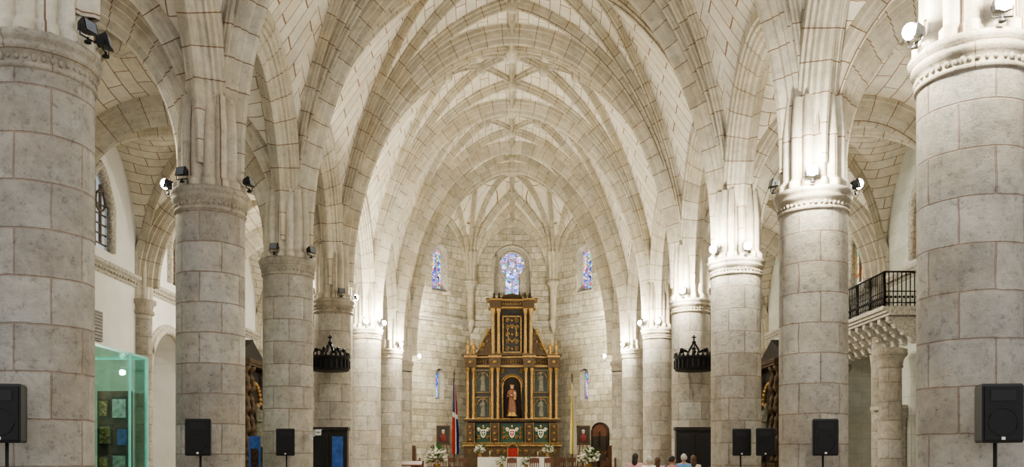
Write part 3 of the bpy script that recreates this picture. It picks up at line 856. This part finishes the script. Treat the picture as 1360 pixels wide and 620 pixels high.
def chair(x, y, z, rz=0.0, h=1.0, mat=M_WOOD, group='sanctuary chairs', label='dark wooden chair with a curved back', cush=M_WOOD, w=.5):
    e = thing('chair', label, 'chair', (x, y, z), rz, group)
    mb = MB(); mb.box(0, 0, .44, w, .46, .06); mb.obj('seat', [cush], e)
    for sx in (-1, 1):
        for sy in (-1, 1):
            mb = MB(); mb.box(sx*(w/2-.03), sy*.2, .21, .045, .045, .42, 0); mb.obj('leg', [mat], e)
    mb = MB()
    for s in (-1, 1): mb.box(s*(w/2-.03), .22, .44+(h-.44)/2, .045, .045, h-.44)
    P = arch_poly(w, h-.28, h-.1, .1); mb.prism(P, .19, .24, 0)
    for k in (-1, 0, 1): mb.box(k*w*.22, .22, .62, .05, .03, h-.7)
    mb.obj('backrest', [mat], e)
    return e
ch = chair(-.0, 44.6, .5, pi, 1.0)
for x in (1.15, 1.9): dup(ch, (x, 44.6, .5), pi)
for x in (-4.7, -4.1, -3.5, -2.9): dup(ch, (x, 50.6, .5), 0)
for x in (2.9, 3.5, 4.1, 4.7): dup(ch, (x, 50.6, .5), 0)
for x, y in ((-5.0, 46.4), (-4.6, 45.2), (4.9, 46.6), (5.2, 45.4)): dup(ch, (x, y, .5), pi/2 if x < 0 else -pi/2)
th = chair(.05, 51.8, .5, 0, 1.75, M_GOLDD, 'throne', 'carved gilded armchair upholstered in red velvet', M_RED, .8)
mb = MB(); mb.box(0, .17, 1.12, .56, .06, .85); mb.obj('red_upholstery', [M_RED], th)
mb = MB(); mb.path([(.3*math.cos(t*pi/8), .12, 1.55+.22*math.sin(t*pi/8)) for t in range(9)], .035, 0, 6); mb.sphere((0, .12, 1.82), .08, 0, 8, 6)
for s in (-1, 1): mb.path([(s*.31, .12, .7), (s*.31, .12, 1.55)], .035, 0, 6)
mb.obj('carved_frame', [M_GOLD], th)
for s in (-1, 1):
    mb = MB(); mb.box(s*.4, 0, .72, .06, .44, .06); mb.box(s*.4, -.2, .58, .06, .06, .28); mb.obj('armrest', [M_GOLDD], th)
for s in (-1, 1):
    e = thing('choir_stall', 'dark wooden panelled bench against the sanctuary side', 'bench', (s*5.5, 50.4, .5), group='sanctuary benches')
    mb = MB(); mb.box(0, 0, .45, .55, 1.9, .08); mb.obj('seat', [M_WOOD], e)
    mb = MB(); mb.box(s*.24, 0, .85, .06, 1.9, 1.7)
    for k in range(4): mb.box(s*.20, -.7+k*.46, 1.15, .04, .36, .8)
    mb.obj('backrest', [M_WOOD], e)
    for k in (-1, 1):
        mb = MB(); mb.box(0, k*.92, .4, .55, .06, .8); mb.obj('side_panel', [M_WOOD], e)
e = thing('lectern', 'dark wooden lectern with slanted book rest', 'lectern', (-4.5, 39.0, 0))
mb = MB(); mb.lathe([(.25, 0), (.25, .06), (.05, .12), (.04, 1.1), (.08, 1.15)], seg=14); mb.obj('post', [M_WOOD], e)
mb = MB(); mb.add([(-.45, -.2, 1.2), (.45, -.2, 1.2), (.45, .22, 1.36), (-.45, .22, 1.36), (-.45, -.2, 1.14), (.45, -.2, 1.14), (.45, .22, 1.3), (-.45, .22, 1.3)], [(0, 1, 2, 3), (7, 6, 5, 4), (0, 4, 5, 1), (1, 5, 6, 2), (2, 6, 7, 3), (3, 7, 4, 0)])
mb.obj('book_rest', [M_WOOD], e)

# ------------------------------------------------------------------ speakers
def speaker(loc, rz=0.0, z0=1.77, w=.46, h=.68):
    e = thing('loudspeaker', 'black loudspeaker on a tripod stand beside a column', 'speaker', loc, rz, group='nave loudspeakers')
    mb = MB()
    P = [(-w*.5, -.2), (w*.5, -.2), (w*.36, .15), (-w*.36, .15)]
    vs = []
    for z, k in ((z0, .94), (z0+.03, 1), (z0+h-.03, 1), (z0+h, .94)): vs += [(x*k, y*k, z) for x, y in P]
    fs = [(3, 2, 1, 0), (12, 13, 14, 15)]
    for l in range(3):
        for k in range(4): a = l*4+k; b = l*4+(k+1) % 4; fs.append((a, b, b+4, a+4))
    mb.add(vs, fs); mb.obj('cabinet', [M_BLACK], e)
    mb = MB(); mb.box(0, -.205, z0+h/2, w*.88, .02, h*.9, 0)
    n = 24; cz = z0+.24
    mb.path([(.16*math.cos(2*pi*k/n), -.216, cz+.16*math.sin(2*pi*k/n)) for k in range(n)], .006, 1, 5, closed=True)
    mb.box(0, -.216, z0+h*.80, w*.6, .012, h*.18, 1)
    mb.obj('grille', [M_GRILLE, M_BLACK], e)
    mb = MB(); mb.box(0, -.218, z0+.05, .04, .006, .035, 0); mb.obj('badge', [M_WPAINT], e)
    mb = MB(); mb.lathe([(.04, .5), (.04, 1.0), (.02, 1.0), (.02, z0+.01)], seg=12); mb.obj('pole', [M_IRON], e)
    for k in range(3):
        a = k*2*pi/3 - pi/2
        mb = MB(); mb.path([(.03*math.cos(a), .03*math.sin(a), .85), (.34*math.cos(a), .30*math.sin(a), .02)], .014, 0, 6); mb.obj('leg', [M_IRON], e)
    return e
sp = speaker((-5.92, 10.15, 0), .15, 1.75)
dup(sp, (5.66, 10.15, 0), -.1)
sp2 = speaker((-5.79, 16.1, 0), .1, 1.6)
dup(sp2, (5.78, 16.1, 0), -.1)
dup(sp2, (-5.70, 21.9, 0), .1); dup(sp2, (5.78, 21.9, 0), -.1); dup(sp2, (6.30, 21.5, 0), -.3)

e = thing('security_camera', 'white bullet camera mounted on a column', 'camera', (-5.22, 22.85, 2.1))
mb = MB(); mb.box(-.08, 0, 0, .06, .12, .12); mb.path([(-.05, 0, 0), (.06, -.08, .06)], .02, 0, 6); mb.obj('bracket', [M_WPAINT], e)
mb = MB(); mb.box(.1, -.14, .1, .14, .32, .13, 0, rz=.5); mb.box(.1, -.14, .175, .17, .36, .02, 0, rz=.5); mb.obj('housing', [M_WPAINT], e)
mb = MB(); mb.lathe([(.05, 0), (.05, .02)], .18, -.3, .1, 12); mb.obj('lens', [M_BLACK], e)

# ------------------------------------------------------------------ floodlights
def floodlight(loc, rz, lit, energy=260, sc=.72, tilt=0.0, warm=.80, out=.55, place='clamped on a column capital'):
    lab = 'black floodlight switched %s, %s' % ('on' if lit else 'off', place)
    e = thing('floodlight', lab, 'floodlight', loc, rz, group='capital floodlights'); e.scale = (sc, sc, sc)
    e.rotation_euler[0] = tilt
    mb = MB(); mb.path([(-.17, 0, .18), (-.17, 0, .0), (.17, 0, .0), (.17, 0, .18)], .014, 0, 6); mb.lathe([(.06, -.08), (.06, -.05), (.02, -.03), (.02, .02)], seg=10); mb.obj('yoke', [M_IRON], e)
    mb = MB()
    vs = [(-.15, -.1, .08), (.15, -.1, .08), (.15, -.04, .32), (-.15, -.04, .32), (-.11, .1, .12), (.11, .1, .12), (.11, .12, .26), (-.11, .12, .26)]
    mb.add(vs, [(4, 5, 6, 7), (0, 4, 7, 3), (1, 2, 6, 5), (3, 7, 6, 2), (0, 1, 5, 4), (0, 3, 2, 1)])
    for k in range(5): mb.box(-.08+k*.04, .12, .19, .008, .06, .12)
    mb.obj('housing', [M_BLACK], e)
    mb = MB()
    if lit: mb.sphere((0, -.10, .21), .14, 0, 16, 10, (1, .8, 1))
    else: mb.add([(-.12, -.105, .10), (.12, -.105, .10), (.12, -.055, .30), (-.12, -.055, .30)], [(0, 1, 2, 3)])
    mb.obj('lens', [M_LENS if lit else M_LENSOFF], e)
    if lit:
        l = bpy.data.lights.new('bulb', 'POINT'); l.energy = energy; l.color = (1, .95, warm); l.shadow_soft_size = .08
        o = bpy.data.objects.new('bulb', l); COL.objects.link(o); o.parent = e; o.location = (0, -out, .22)
    return e
ZC = 6.86
for (s, i, ang, lit, en) in [
    (-1, 0, -20, False, 0), (-1, 0, 8, False, 0), (-1, 1, -110, False, 0), (-1, 1, -10, False, 0), (-1, 2, -100, False, 0), (-1, 2, -30, False, 0),
    (-1, 3, 40, True, 1300), (-1, 3, -60, False, 0), (-1, 4, -80, True, 240), (-1, 4, -20, True, 800), (-1, 5, -40, True, 500),
    (1, 0, 190, True, 330), (1, 0, -95, True, 260), (1, 1, -110, True, 440), (1, 1, -175, False, 0), (1, 2, -85, True, 300), (1, 2, 215, True, 440),
    (1, 3, -120, True, 460), (1, 4, -100, True, 220), (1, 4, 200, True, 620), (1, 5, 220, True, 500)]:
    a = math.radians(ang); r = .80*CSC[i] + .02
    floodlight((cxp(s, i) + r*math.cos(a), COLY[i] + r*math.sin(a), ZC), a + pi/2, lit, en)
for s in (-1, 1):
    for i in (1, 3, 5):
        a = pi if s < 0 else 0
        floodlight((s*(XN+.84*CSC[i]), COLY[i], ZC), a + pi/2, True, 100)
    floodlight((s*5.3, 50.0, 7.2), s*.5, True, 950, warm=.76, place='held on an apse wall bracket')
    floodlight((s*5.75, 51.6, 10.36), s*pi*.35 + pi, True, 260, warm=.76, place='added above the apse cornice to brighten the upper apse')  # extra lamps added to brighten the dark upper apse
for s in (-1, 1):
    e = thing('wall_bracket', 'iron bracket holding a floodlight on the apse wall', 'bracket', (s*5.3, 50.0, 7.1), group='apse brackets')
    mb = MB(); mb.path([(0, 0, 0), (s*1.0, 0, 0)], .03, 0, 6); mb.path([(s*.1, 0, 0), (s*1.0, 0, -.5)], .02, 0, 6); mb.obj('arm', [M_IRON], e)
    e = thing('wall_bracket', 'short iron bracket holding an added floodlight above the apse cornice', 'bracket', (s*5.75, 51.6, 10.28), group='apse brackets')  # invented bracket, carries the added upper-apse lamp
    mb = MB(); mb.path([(0, 0, 0), (s*.55, 0, 0)], .03, 0, 6); mb.obj('arm', [M_IRON], e)

# ------------------------------------------------------------------ wrought iron crown lamps
def crown(x, y):
    e = thing('crown_lamp', 'black wrought iron crown lamp fixed before a column', 'lamp', (x, y, 4.3), group='crown lamps')
    mb = MB(); r = .60
    mb.lathe([(0, .0), (r*.97, .0), (r, .03), (r, .38), (r*1.04, .40), (r*1.04, .44), (r*.9, .44), (r*.9, .10)], seg=32, caps=False)
    for k in range(24):
        a = 2*pi*k/24; mb.lathe([(.035, 0), (.05, .04), (.02, .08), (.035, .11), (0, .16)], r*math.cos(a), r*math.sin(a), .42, 6)
        mb.box(r*1.01*math.cos(a), r*1.01*math.sin(a), .2, .06, .06, .26, 0, rz=a)
    mb.obj('ring', [M_IRON], e)
    mb = MB()
    for k in range(6):
        a = pi*k/3 + .3
        pts = [(r*.92, .44), (r*.80, .62), (r*.55, .66), (r*.35, .60), (r*.25, .70), (r*.12, .82), (0, .86)]
        mb.path([(q*math.cos(a), q*math.sin(a), z) for q, z in pts], .03, 0, 6)
        mb.sphere((r*.72*math.cos(a), r*.72*math.sin(a), .66), .07, 0, 6, 4)
    mb.obj('crown_bands', [M_IRON], e)
    mb = MB(); mb.sphere((0, 0, .90), .07, 0); mb.box(0, 0, 1.03, .04, .04, .22); mb.box(0, 0, 1.07, .14, .04, .04); mb.obj('cross', [M_IRON], e)
    mb = MB(); mb.path([(0, .5, .2), (0, .88, .2)], .04, 0, 6); mb.obj('bracket', [M_IRON], e)
crown(-5.80, Y[3]-1.5); crown(5.80, Y[3]-1.5)

def cabinet(x, y, blue):
    e = thing('notice_cabinet', 'dark wooden glazed cabinet in front of a column', 'cabinet', (x, y, 0), group='notice cabinets')
    mb = MB(); mb.box(0, .15, 1.2, 1.1, .3, 2.4); mb.box(0, .13, 2.44, 1.2, .4, .1); mb.box(0, .13, .08, 1.18, .4, .16); mb.obj('body', [M_DARK], e)
    for k in (-1, 1):
        mb = MB(); mb.box(k*.27, -.02, 1.25, .48, .04, 2.1, 0)
        if blue and k > 0: mb.box(k*.27, -.05, 1.6, .34, .02, 1.2, 1)
        else: mb.box(k*.27, -.05, 1.7, .34, .02, .9, 2); mb.box(k*.27, -.05, .7, .34, .02, .7, 2)
        mb.obj('door', [M_DARK, M_BLUEP, M_BLACK], e)
        mb = MB(); mb.sphere((k*.06, -.07, 1.2), .03, 0, 8, 5); mb.obj('knob', [M_GOLD], e)
cabinet(-5.7, 27.0, True); cabinet(5.68, 27.0, False)

e = thing('banner_stand', 'blue printed roll-up banner in the aisle', 'banner', (-7.25, 24.4, 0))
mb = MB(); mb.box(0, 0, .05, .4, .2, .1); mb.path([(0, .03, .05), (0, .03, 2.1)], .015, 0, 6); mb.obj('base', [M_BLACK], e)
mb = MB(); mb.box(0, 0, 1.15, .34, .012, 2.0, 0); mb.box(0, -.01, 1.5, .22, .012, .6, 1); mb.box(0, -.01, .9, .26, .012, .3, 1); mb.obj('printed_sheet', [M_BLUEP, M_GOLDD], e)

# ------------------------------------------------------------------ glass case, left aisle
e = thing('glass_vestibule', 'tall greenish glass display enclosure with exhibits inside', 'glass case', (-9.13, 17.8, 0))
W, Dp, H = 2.1, 2.7, 3.75
for (cx, cy, sx, sy) in ((0, -Dp/2, W, .02), (0, Dp/2, W, .02), (W/2, 0, .02, Dp), (-W/2, 0, .02, Dp)):
    mb = MB(); mb.box(cx, cy, H/2, sx, sy, H); mb.obj('glass_pane', [M_GLASS], e)
mb = MB(); mb.box(0, 0, H, W, Dp, .03); mb.obj('glass_top', [M_GLASS], e)
mb = MB()
for sx in (-1, 1):
    for sy in (-1, 1): mb.box(sx*W/2, sy*Dp/2, H/2, .06, .06, H)
    mb.box(sx*W/2, 0, H, .04, Dp, .06); mb.box(0, sx*Dp/2, H, W, .04, .06)
mb.box(W/2, .5, H/2, .04, .05, H)
mb.obj('edge_frame', [M_GEDGE], e)
mb = MB(); mb.box(0, 0, .1, W+.1, Dp+.1, .2); mb.obj('base', [M_DARK], e)
mb = MB(); mb.lathe([(.07, 0), (.07, .05), (.02, .06)], 0, .2, H-.08, 12); mb.obj('added_case_lamp', [M_LENSOFF], e)  # invented fixture for the fill light added inside the case
l = bpy.data.lights.new('bulb', 'POINT'); l.energy = 45; l.color = (.85, 1, .95); l.shadow_soft_size = .06  # added fill light that brightens the glass case and exhibits
o = bpy.data.objects.new('bulb', l); COL.objects.link(o); o.parent = e; o.location = (0, .2, H-.2)
e2 = thing('exhibit_stand', 'dark wooden screen with framed documents inside the glass case', 'display', (-8.62, 18.5, .2))
mb = MB(); mb.box(0, .3, 1.4, .72, .1, 2.8); mb.box(0, .2, .3, .72, .5, .6); mb.obj('screen', [M_WOOD], e2)
for (px_, pz, w, h, mt) in ((.14, 2.42, .36, .5, M_PAPER), (.20, 1.80, .24, .42, M_BLUEP), (-.17, 1.85, .28, .46, M_GOLD), (.14, 1.2, .34, .5, M_PAPER), (-.2, 1.2, .22, .4, M_GOLD), (-.2, 2.42, .22, .4, M_GOLD)):
    mb = MB(); mb.box(px_, .22, pz, w, .04, h, 0); mb.box(px_, .19, pz, w*.8, .02, h*.8, 1); mb.obj('framed_document', [M_DARK, mt], e2)
e = thing('wall_vent', 'slatted metal grille set in the white wall', 'vent', (-XW+.04, 25.8, 5.5))
mb = MB(); mb.box(0, 0, 0, .06, 1.0, .9, 0)
for k in range(8): mb.box(.05, 0, -.36+k*.1, .03, .9, .03, 1)
mb.obj('grille', [M_DARK, M_TRIM], e)

# ------------------------------------------------------------------ balcony, right aisle
e = thing('balcony', 'stone balcony on carved corbels with black iron railing', 'balcony', (XW, 29.3, 5.7))
mb = MB(); Lb = 5.4; o = 1.1
for (z, d, h) in ((.45, o, .12), (.35, o-.1, .08), (.27, o-.2, .08)): mb.box(-d/2, 0, z, d, Lb, h)
mb.obj('slab', [M_TRIM], e)
for k in range(9):
    y = -Lb/2+.3+k*(Lb-.6)/8
    mb = MB()
    P = [(0, .22), (-.85, .22), (-.85, .08), (-.7, .0), (-.62, -.14), (-.45, -.18), (-.38, -.34), (-.2, -.40), (-.12, -.56), (0, -.62)]
    vs = [(x, y-.10, z) for x, z in P]+[(x, y+.10, z) for x, z in P]; n = len(P)
    mb.add(vs, [tuple(range(n)), tuple(reversed(range(n, 2*n)))]+[(i, i+n, (i+1) % n+n, (i+1) % n) for i in range(n)])
    mb.sphere((-.72, y, .10), .11, 0, 8, 6); mb.sphere((-.42, y, -.16), .10, 0, 8, 6)
    mb.obj('corbel', [M_TRIM], e)
mb = MB()
def rail(p0, p1):
    p0, p1 = Vector(p0), Vector(p1); L = (p1-p0).length; n = int(L/.13)
    for z in (.6, .95, 1.55): mb.path([p0+Vector((0, 0, z)), p1+Vector((0, 0, z))], .03 if z > 1 else .018, 0, 5)
    for k in range(n+1):
        q = p0+(p1-p0)*k/n; mb.path([q+Vector((0, 0, .5)), q+Vector((0, 0, 1.55))], .018 if k % 8 else .035, 0, 5)
        if k < n:
            q2 = p0+(p1-p0)*(k+.5)/n; mb.sphere(tuple(q2+Vector((0, 0, .78))), .045, 0, 6, 4)
rail((-o+.05, -Lb/2, 0), (-o+.05, Lb/2, 0)); rail((-o+.05, Lb/2, 0), (0, Lb/2, 0)); rail((-o+.05, -Lb/2, 0), (0, -Lb/2, 0))
mb.obj('railing', [M_IRON], e)
for y in (31.3, 26.9):
    e = thing('support_column', 'short pale stone column under the balcony', 'column', (XW-.75, y, 0), group='balcony supports')
    mb = MB(); mb.lathe([(.45, 0), (.45, .3), (.36, .4), (.33, 4.3)], seg=24, caps=False); mb.obj('shaft', [M_COL], e)
    mb = MB(); mb.lathe([(.33, 4.3), (.38, 4.34), (.36, 4.42), (.40, 4.6), (.5, 4.7), (.5, 4.88), (.4, 4.92)], seg=24); mb.obj('capital', [M_CAP], e)
e = thing('side_portal', 'classical stone doorway with dark wooden double door', 'doorway', (XW-.02, 28.05, 0))
mb = MB()
for k in (-1, 1):
    mb.box(-.15, k*.5, 1.4, .3, .22, 2.8); mb.lathe([(.11, 0), (.11, .2), (.09, .25), (.08, 2.5), (.12, 2.7), (.12, 2.8)], -.33, k*.5, 0, 14)
mb.box(-.22, 0, 2.95, .5, 1.3, .3); mb.box(-.28, 0, 3.15, .62, 1.4, .12)
mb.obj('stone_surround', [M_TRIM], e)
for k in (-1, 1):
    mb = MB(); mb.box(-.05, k*.2, 1.4, .08, .39, 2.8, 0)
    for z in (.5, 1.4, 2.25): mb.box(-.1, k*.2, z, .04, .26, .6, 1)
    mb.obj('door_leaf', [M_WOOD, M_DARK], e)

# ------------------------------------------------------------------ gilded side altars with twisted columns
def side_altar(s):
    e = thing('side_altar', 'dark gilded side altarpiece with twisted columns against the aisle wall', 'altarpiece', (s*(XW-.1), 39.6, 0), 0, 'side altars')
    def m(mb):
        mb.v = [(s*y, x, z) for x, y, z in mb.v]
        return mb
    mb = MB(); mb.box(0, -.3, 3.0, 4.0, .5, 5.8, 0); mb.prism([(-2.1, 5.8), (2.1, 5.8), (1.4, 6.3), (.6, 6.6), (0, 6.9), (-.6, 6.6), (-1.4, 6.3)], -.55, -.1, 0)
    m(mb).obj('backing', [M_DARK], e)
    mb = MB(); mb.box(0, -.7, .55, 4.2, 1.2, 1.1, 0); m(mb).obj('altar_block', [M_WOOD], e)
    for z, h in ((1.2, .2), (5.7, .3)):
        mb = MB(); mb.box(0, -.6, z, 4.3, .9, h, 0)
        if z > 2:
            for k in range(20): mb.sphere((-2.1+k*.22, -1.03, z), .1, 0, 6, 4)
        m(mb).obj('cornice', [M_GOLDD], e)
    for x in (-1.9, -1.2, 1.2, 1.9):
        mb = MB(); pts = [(x+.06*math.cos(t*.7), -.85+.06*math.sin(t*.7), 1.3+t*.1) for t in range(44)]
        mb.path(pts, .15, 0, 8, radii=[.13+.04*math.sin(t*1.4) for t in range(44)]); m(mb).obj('twisted_column', [M_GOLDD], e)
    mb = MB(); figure(mb, 0, -.75, 2.0, 2.0, 0, 1); m(mb).obj('relief_figure', [M_DR, M_DF], e)
    mb = MB()
    for k in range(14): mb.sphere((math.cos(pi*k/13)*.95, -.6, 4.0+.9*math.sin(pi*k/13)), .12, 0, 7, 5)
    m(mb).obj('ornament', [M_GOLD], e)
side_altar(-1); side_altar(1)

# ------------------------------------------------------------------ people
def skin_obj(name, verts, edges, radii, mat, parent, root=0, sub=1):
    me = bpy.data.meshes.new(name); me.from_pydata(verts, edges, [])
    me.materials.append(mat)
    o = bpy.data.objects.new(name, me); COL.objects.link(o); o.parent = parent
    md = o.modifiers.new('skin', 'SKIN'); md.use_smooth_shade = True
    for i, r in enumerate(radii):
        rr = r if isinstance(r, tuple) else (r, r)
        me.skin_vertices[0].data[i].radius = rr; me.skin_vertices[0].data[i].use_root = (i == root)
    s = o.modifiers.new('sub', 'SUBSURF'); s.levels = sub; s.render_levels = sub
    return o
def person(x, y, rz, h, top, bottom, label, hairlong, z0=0.0, hairm=M_HAIR, skinm=M_SKIN):
    e = thing('person', label, 'person', (x, y, z0), rz, 'standing congregation')
    k = h/1.7
    V = [(0, 0, .95), (0, 0, 1.15), (0, .0, 1.35), (0, .01, 1.45), (0, 0, 1.52)]
    E_ = [(0, 1), (1, 2), (2, 3), (3, 4)]; R = [(.13, .10), (.12, .09), (.14, .09), (.06, .055), (.05, .05)]
    for s in (-1, 1):
        b = len(V); V += [(s*.17, 0, 1.38), (s*.22, .02, 1.12), (s*.20, -.10, .90), (s*.20, -.13, .83)]
        E_ += [(2, b), (b, b+1), (b+1, b+2), (b+2, b+3)]; R += [.055, .042, .03, (.035, .02)]
        for q in range(4):
            c = len(V); V += [(s*(.17+.02*q), -.15, .78), (s*(.17+.02*q), -.155, .745-.005*(q % 2)), (s*(.175+.02*q), -.145, .715)]; E_ += [(b+3, c), (c, c+1), (c+1, c+2)]; R += [.009, .008, .007]
        c = len(V); V += [(s*.155, -.14, .82), (s*.145, -.16, .78)]; E_ += [(b+3, c), (c, c+1)]; R += [.01, .009]
        b = len(V); V += [(s*.09, 0, .88), (s*.10, -.01, .48), (s*.10, .02, .09), (s*.11, -.14, .04)]
        E_ += [(0, b), (b, b+1), (b+1, b+2), (b+2, b+3)]; R += [.085, .055, .038, (.04, .03)]
    V = [(a*k, b_*k, c*k) for a, b_, c in V]
    skin_obj('body', V, E_, R, skinm, e)
    V = [(0, 0, .93), (0, 0, 1.15), (0, 0, 1.33), (0, 0, 1.42)]; Ed = [(0, 1), (1, 2), (2, 3)]; R = [(.18, .13), (.16, .12), (.17, .12), (.09, .075)]
    for s in (-1, 1):
        b = len(V); V += [(s*.18, 0, 1.37), (s*.225, .02, 1.15)]; Ed += [(2, b), (b, b+1)]; R += [.075, .065]
    skin_obj('shirt', [(a*k, b_*k, c*k) for a, b_, c in V], Ed, R, top, e)
    V = [(0, 0, .95)]; Ed = []; R = [(.16, .12)]
    for s in (-1, 1):
        b = len(V); V += [(s*.09, 0, .85), (s*.10, -.01, .48), (s*.10, .02, .1)]; Ed += [(0, b), (b, b+1), (b+1, b+2)]; R += [.10, .075, .06]
    skin_obj('trousers', [(a*k, b_*k, c*k) for a, b_, c in V], Ed, R, bottom, e)
    mb = MB(); cz = 1.585*k
    vs = []; n, m = 16, 12
    for i in range(m+1):
        t = pi*i/m
        for j in range(n):
            a = 2*pi*j/n
            rx = .075*math.sin(t); ry = .095*math.sin(t); z = -.115*math.cos(t)
            if z < -.03: f = 1 - .35*((-z-.03)/.085); rx *= f; ry *= (f+.05)
            vs.append((rx*math.cos(a), ry*math.sin(a), cz+z))
    mb.add(vs, [(i*n+j, i*n+(j+1) % n, (i+1)*n+(j+1) % n, (i+1)*n+j) for i in range(m) for j in range(n)], 0, None, True)
    mb.sphere((0, -.1, cz-.02), .016, 0, 6, 5, (1, 1.3, 1.8))
    for s in (-1, 1):
        mb.sphere((s*.076, 0, cz-.01), .024, 0, 6, 5, (.4, .8, 1.3)); mb.sphere((s*.03, -.085, cz+.01), .011, 1, 6, 4)
    mb.sphere((0, -.084, cz-.06), .02, 2, 6, 4, (1.2, .5, .4))
    mb.obj('head', [skinm, M_EYE, M_LIP], e)
    hb = MB(); vs = []; fs = []
    for i in range(9):
        t = (pi*.62)*i/8
        for j in range(20):
            a = 2*pi*j/20; fr = math.sin(a) < -.35
            tt = min(t, pi*.33) if fr else t
            wv = 1 + .05*math.sin(a*5+i)
            vs.append((.088*wv*math.sin(tt)*math.cos(a), .012+.108*wv*math.sin(tt)*math.sin(a), cz+.006+.125*math.cos(tt)))
    for i in range(8):
        for j in range(20): fs.append((i*20+j, (i+1)*20+j, (i+1)*20+(j+1) % 20, i*20+(j+1) % 20))
    hb.add(vs, fs, 0, None, True)
    if hairlong: hb.sphere((0, .065, cz-.10), .085, 0, 12, 8, (1, .55, 1.7))
    hb.obj('hair', [hairm], e)
sk2 = plain('fair_skin', (.55, .36, .27), noise=.1)
hr2 = plain('brown_hair', (.12, .06, .03), noise=.4, nscale=60)
hr3 = plain('grey_hair', (.5, .48, .45), noise=.3, nscale=60)
def cl(n, c): return plain(n, c, rough=.85, noise=.2)
jeans = cl('jeans', (.04, .07, .16)); blk = cl('black_cloth', (.03, .03, .035))
P_ = [(3.50, 24.6, 2.8, 1.66, cl('pink_shirt', (.65, .35, .4)), jeans, 'person in a pink shirt standing', True, M_HAIR, M_SKIN),
      (3.82, 24.2, 3.4, 1.58, cl('white_shirt', (.8, .8, .8)), blk, 'person in a white shirt standing', False, hr3, sk2),
      (4.30, 25.6, 2.9, 1.55, cl('lilac_shirt', (.5, .4, .7)), jeans, 'person in a lilac blouse standing', True, hr2, sk2),
      (4.52, 24.4, 1.9, 1.58, cl('rose_shirt', (.6, .2, .25)), blk, 'person in a rose shirt standing', False, M_HAIR, M_SKIN),
      (4.92, 24.8, 3.3, 1.64, cl('blue_shirt', (.2, .4, .7)), jeans, 'person in a light blue shirt standing', False, hr3, sk2),
      (5.28, 25.2, 3.0, 1.60, cl('cream_shirt', (.75, .65, .5)), blk, 'person in a cream blouse standing', True, hr2, M_SKIN)]
for (x, y, rz, h, t_, b_, lab, lg, hm, sm) in P_: person(x, y, rz, h, t_, b_, lab, lg, 0, hm, sm)

# ------------------------------------------------------------------ world, lights, camera
w = bpy.data.worlds.new('World'); scene.world = w; w.use_nodes = True
bg = w.node_tree.nodes['Background']; bg.inputs[0].default_value = (.98, .98, 1.0, 1); bg.inputs[1].default_value = 1.1

cam = bpy.data.cameras.new('cam'); co = bpy.data.objects.new('cam', cam); COL.objects.link(co)
cam.sensor_width = 36.0; cam.lens = 36.0*1150/1360; cam.shift_y = 295/1360
co.location = (0, 0, 1.6); co.rotation_euler = (pi/2, 0, 0)
scene.camera = co
try:
    scene.view_settings.look = 'AgX - Medium High Contrast'
except Exception:
    pass
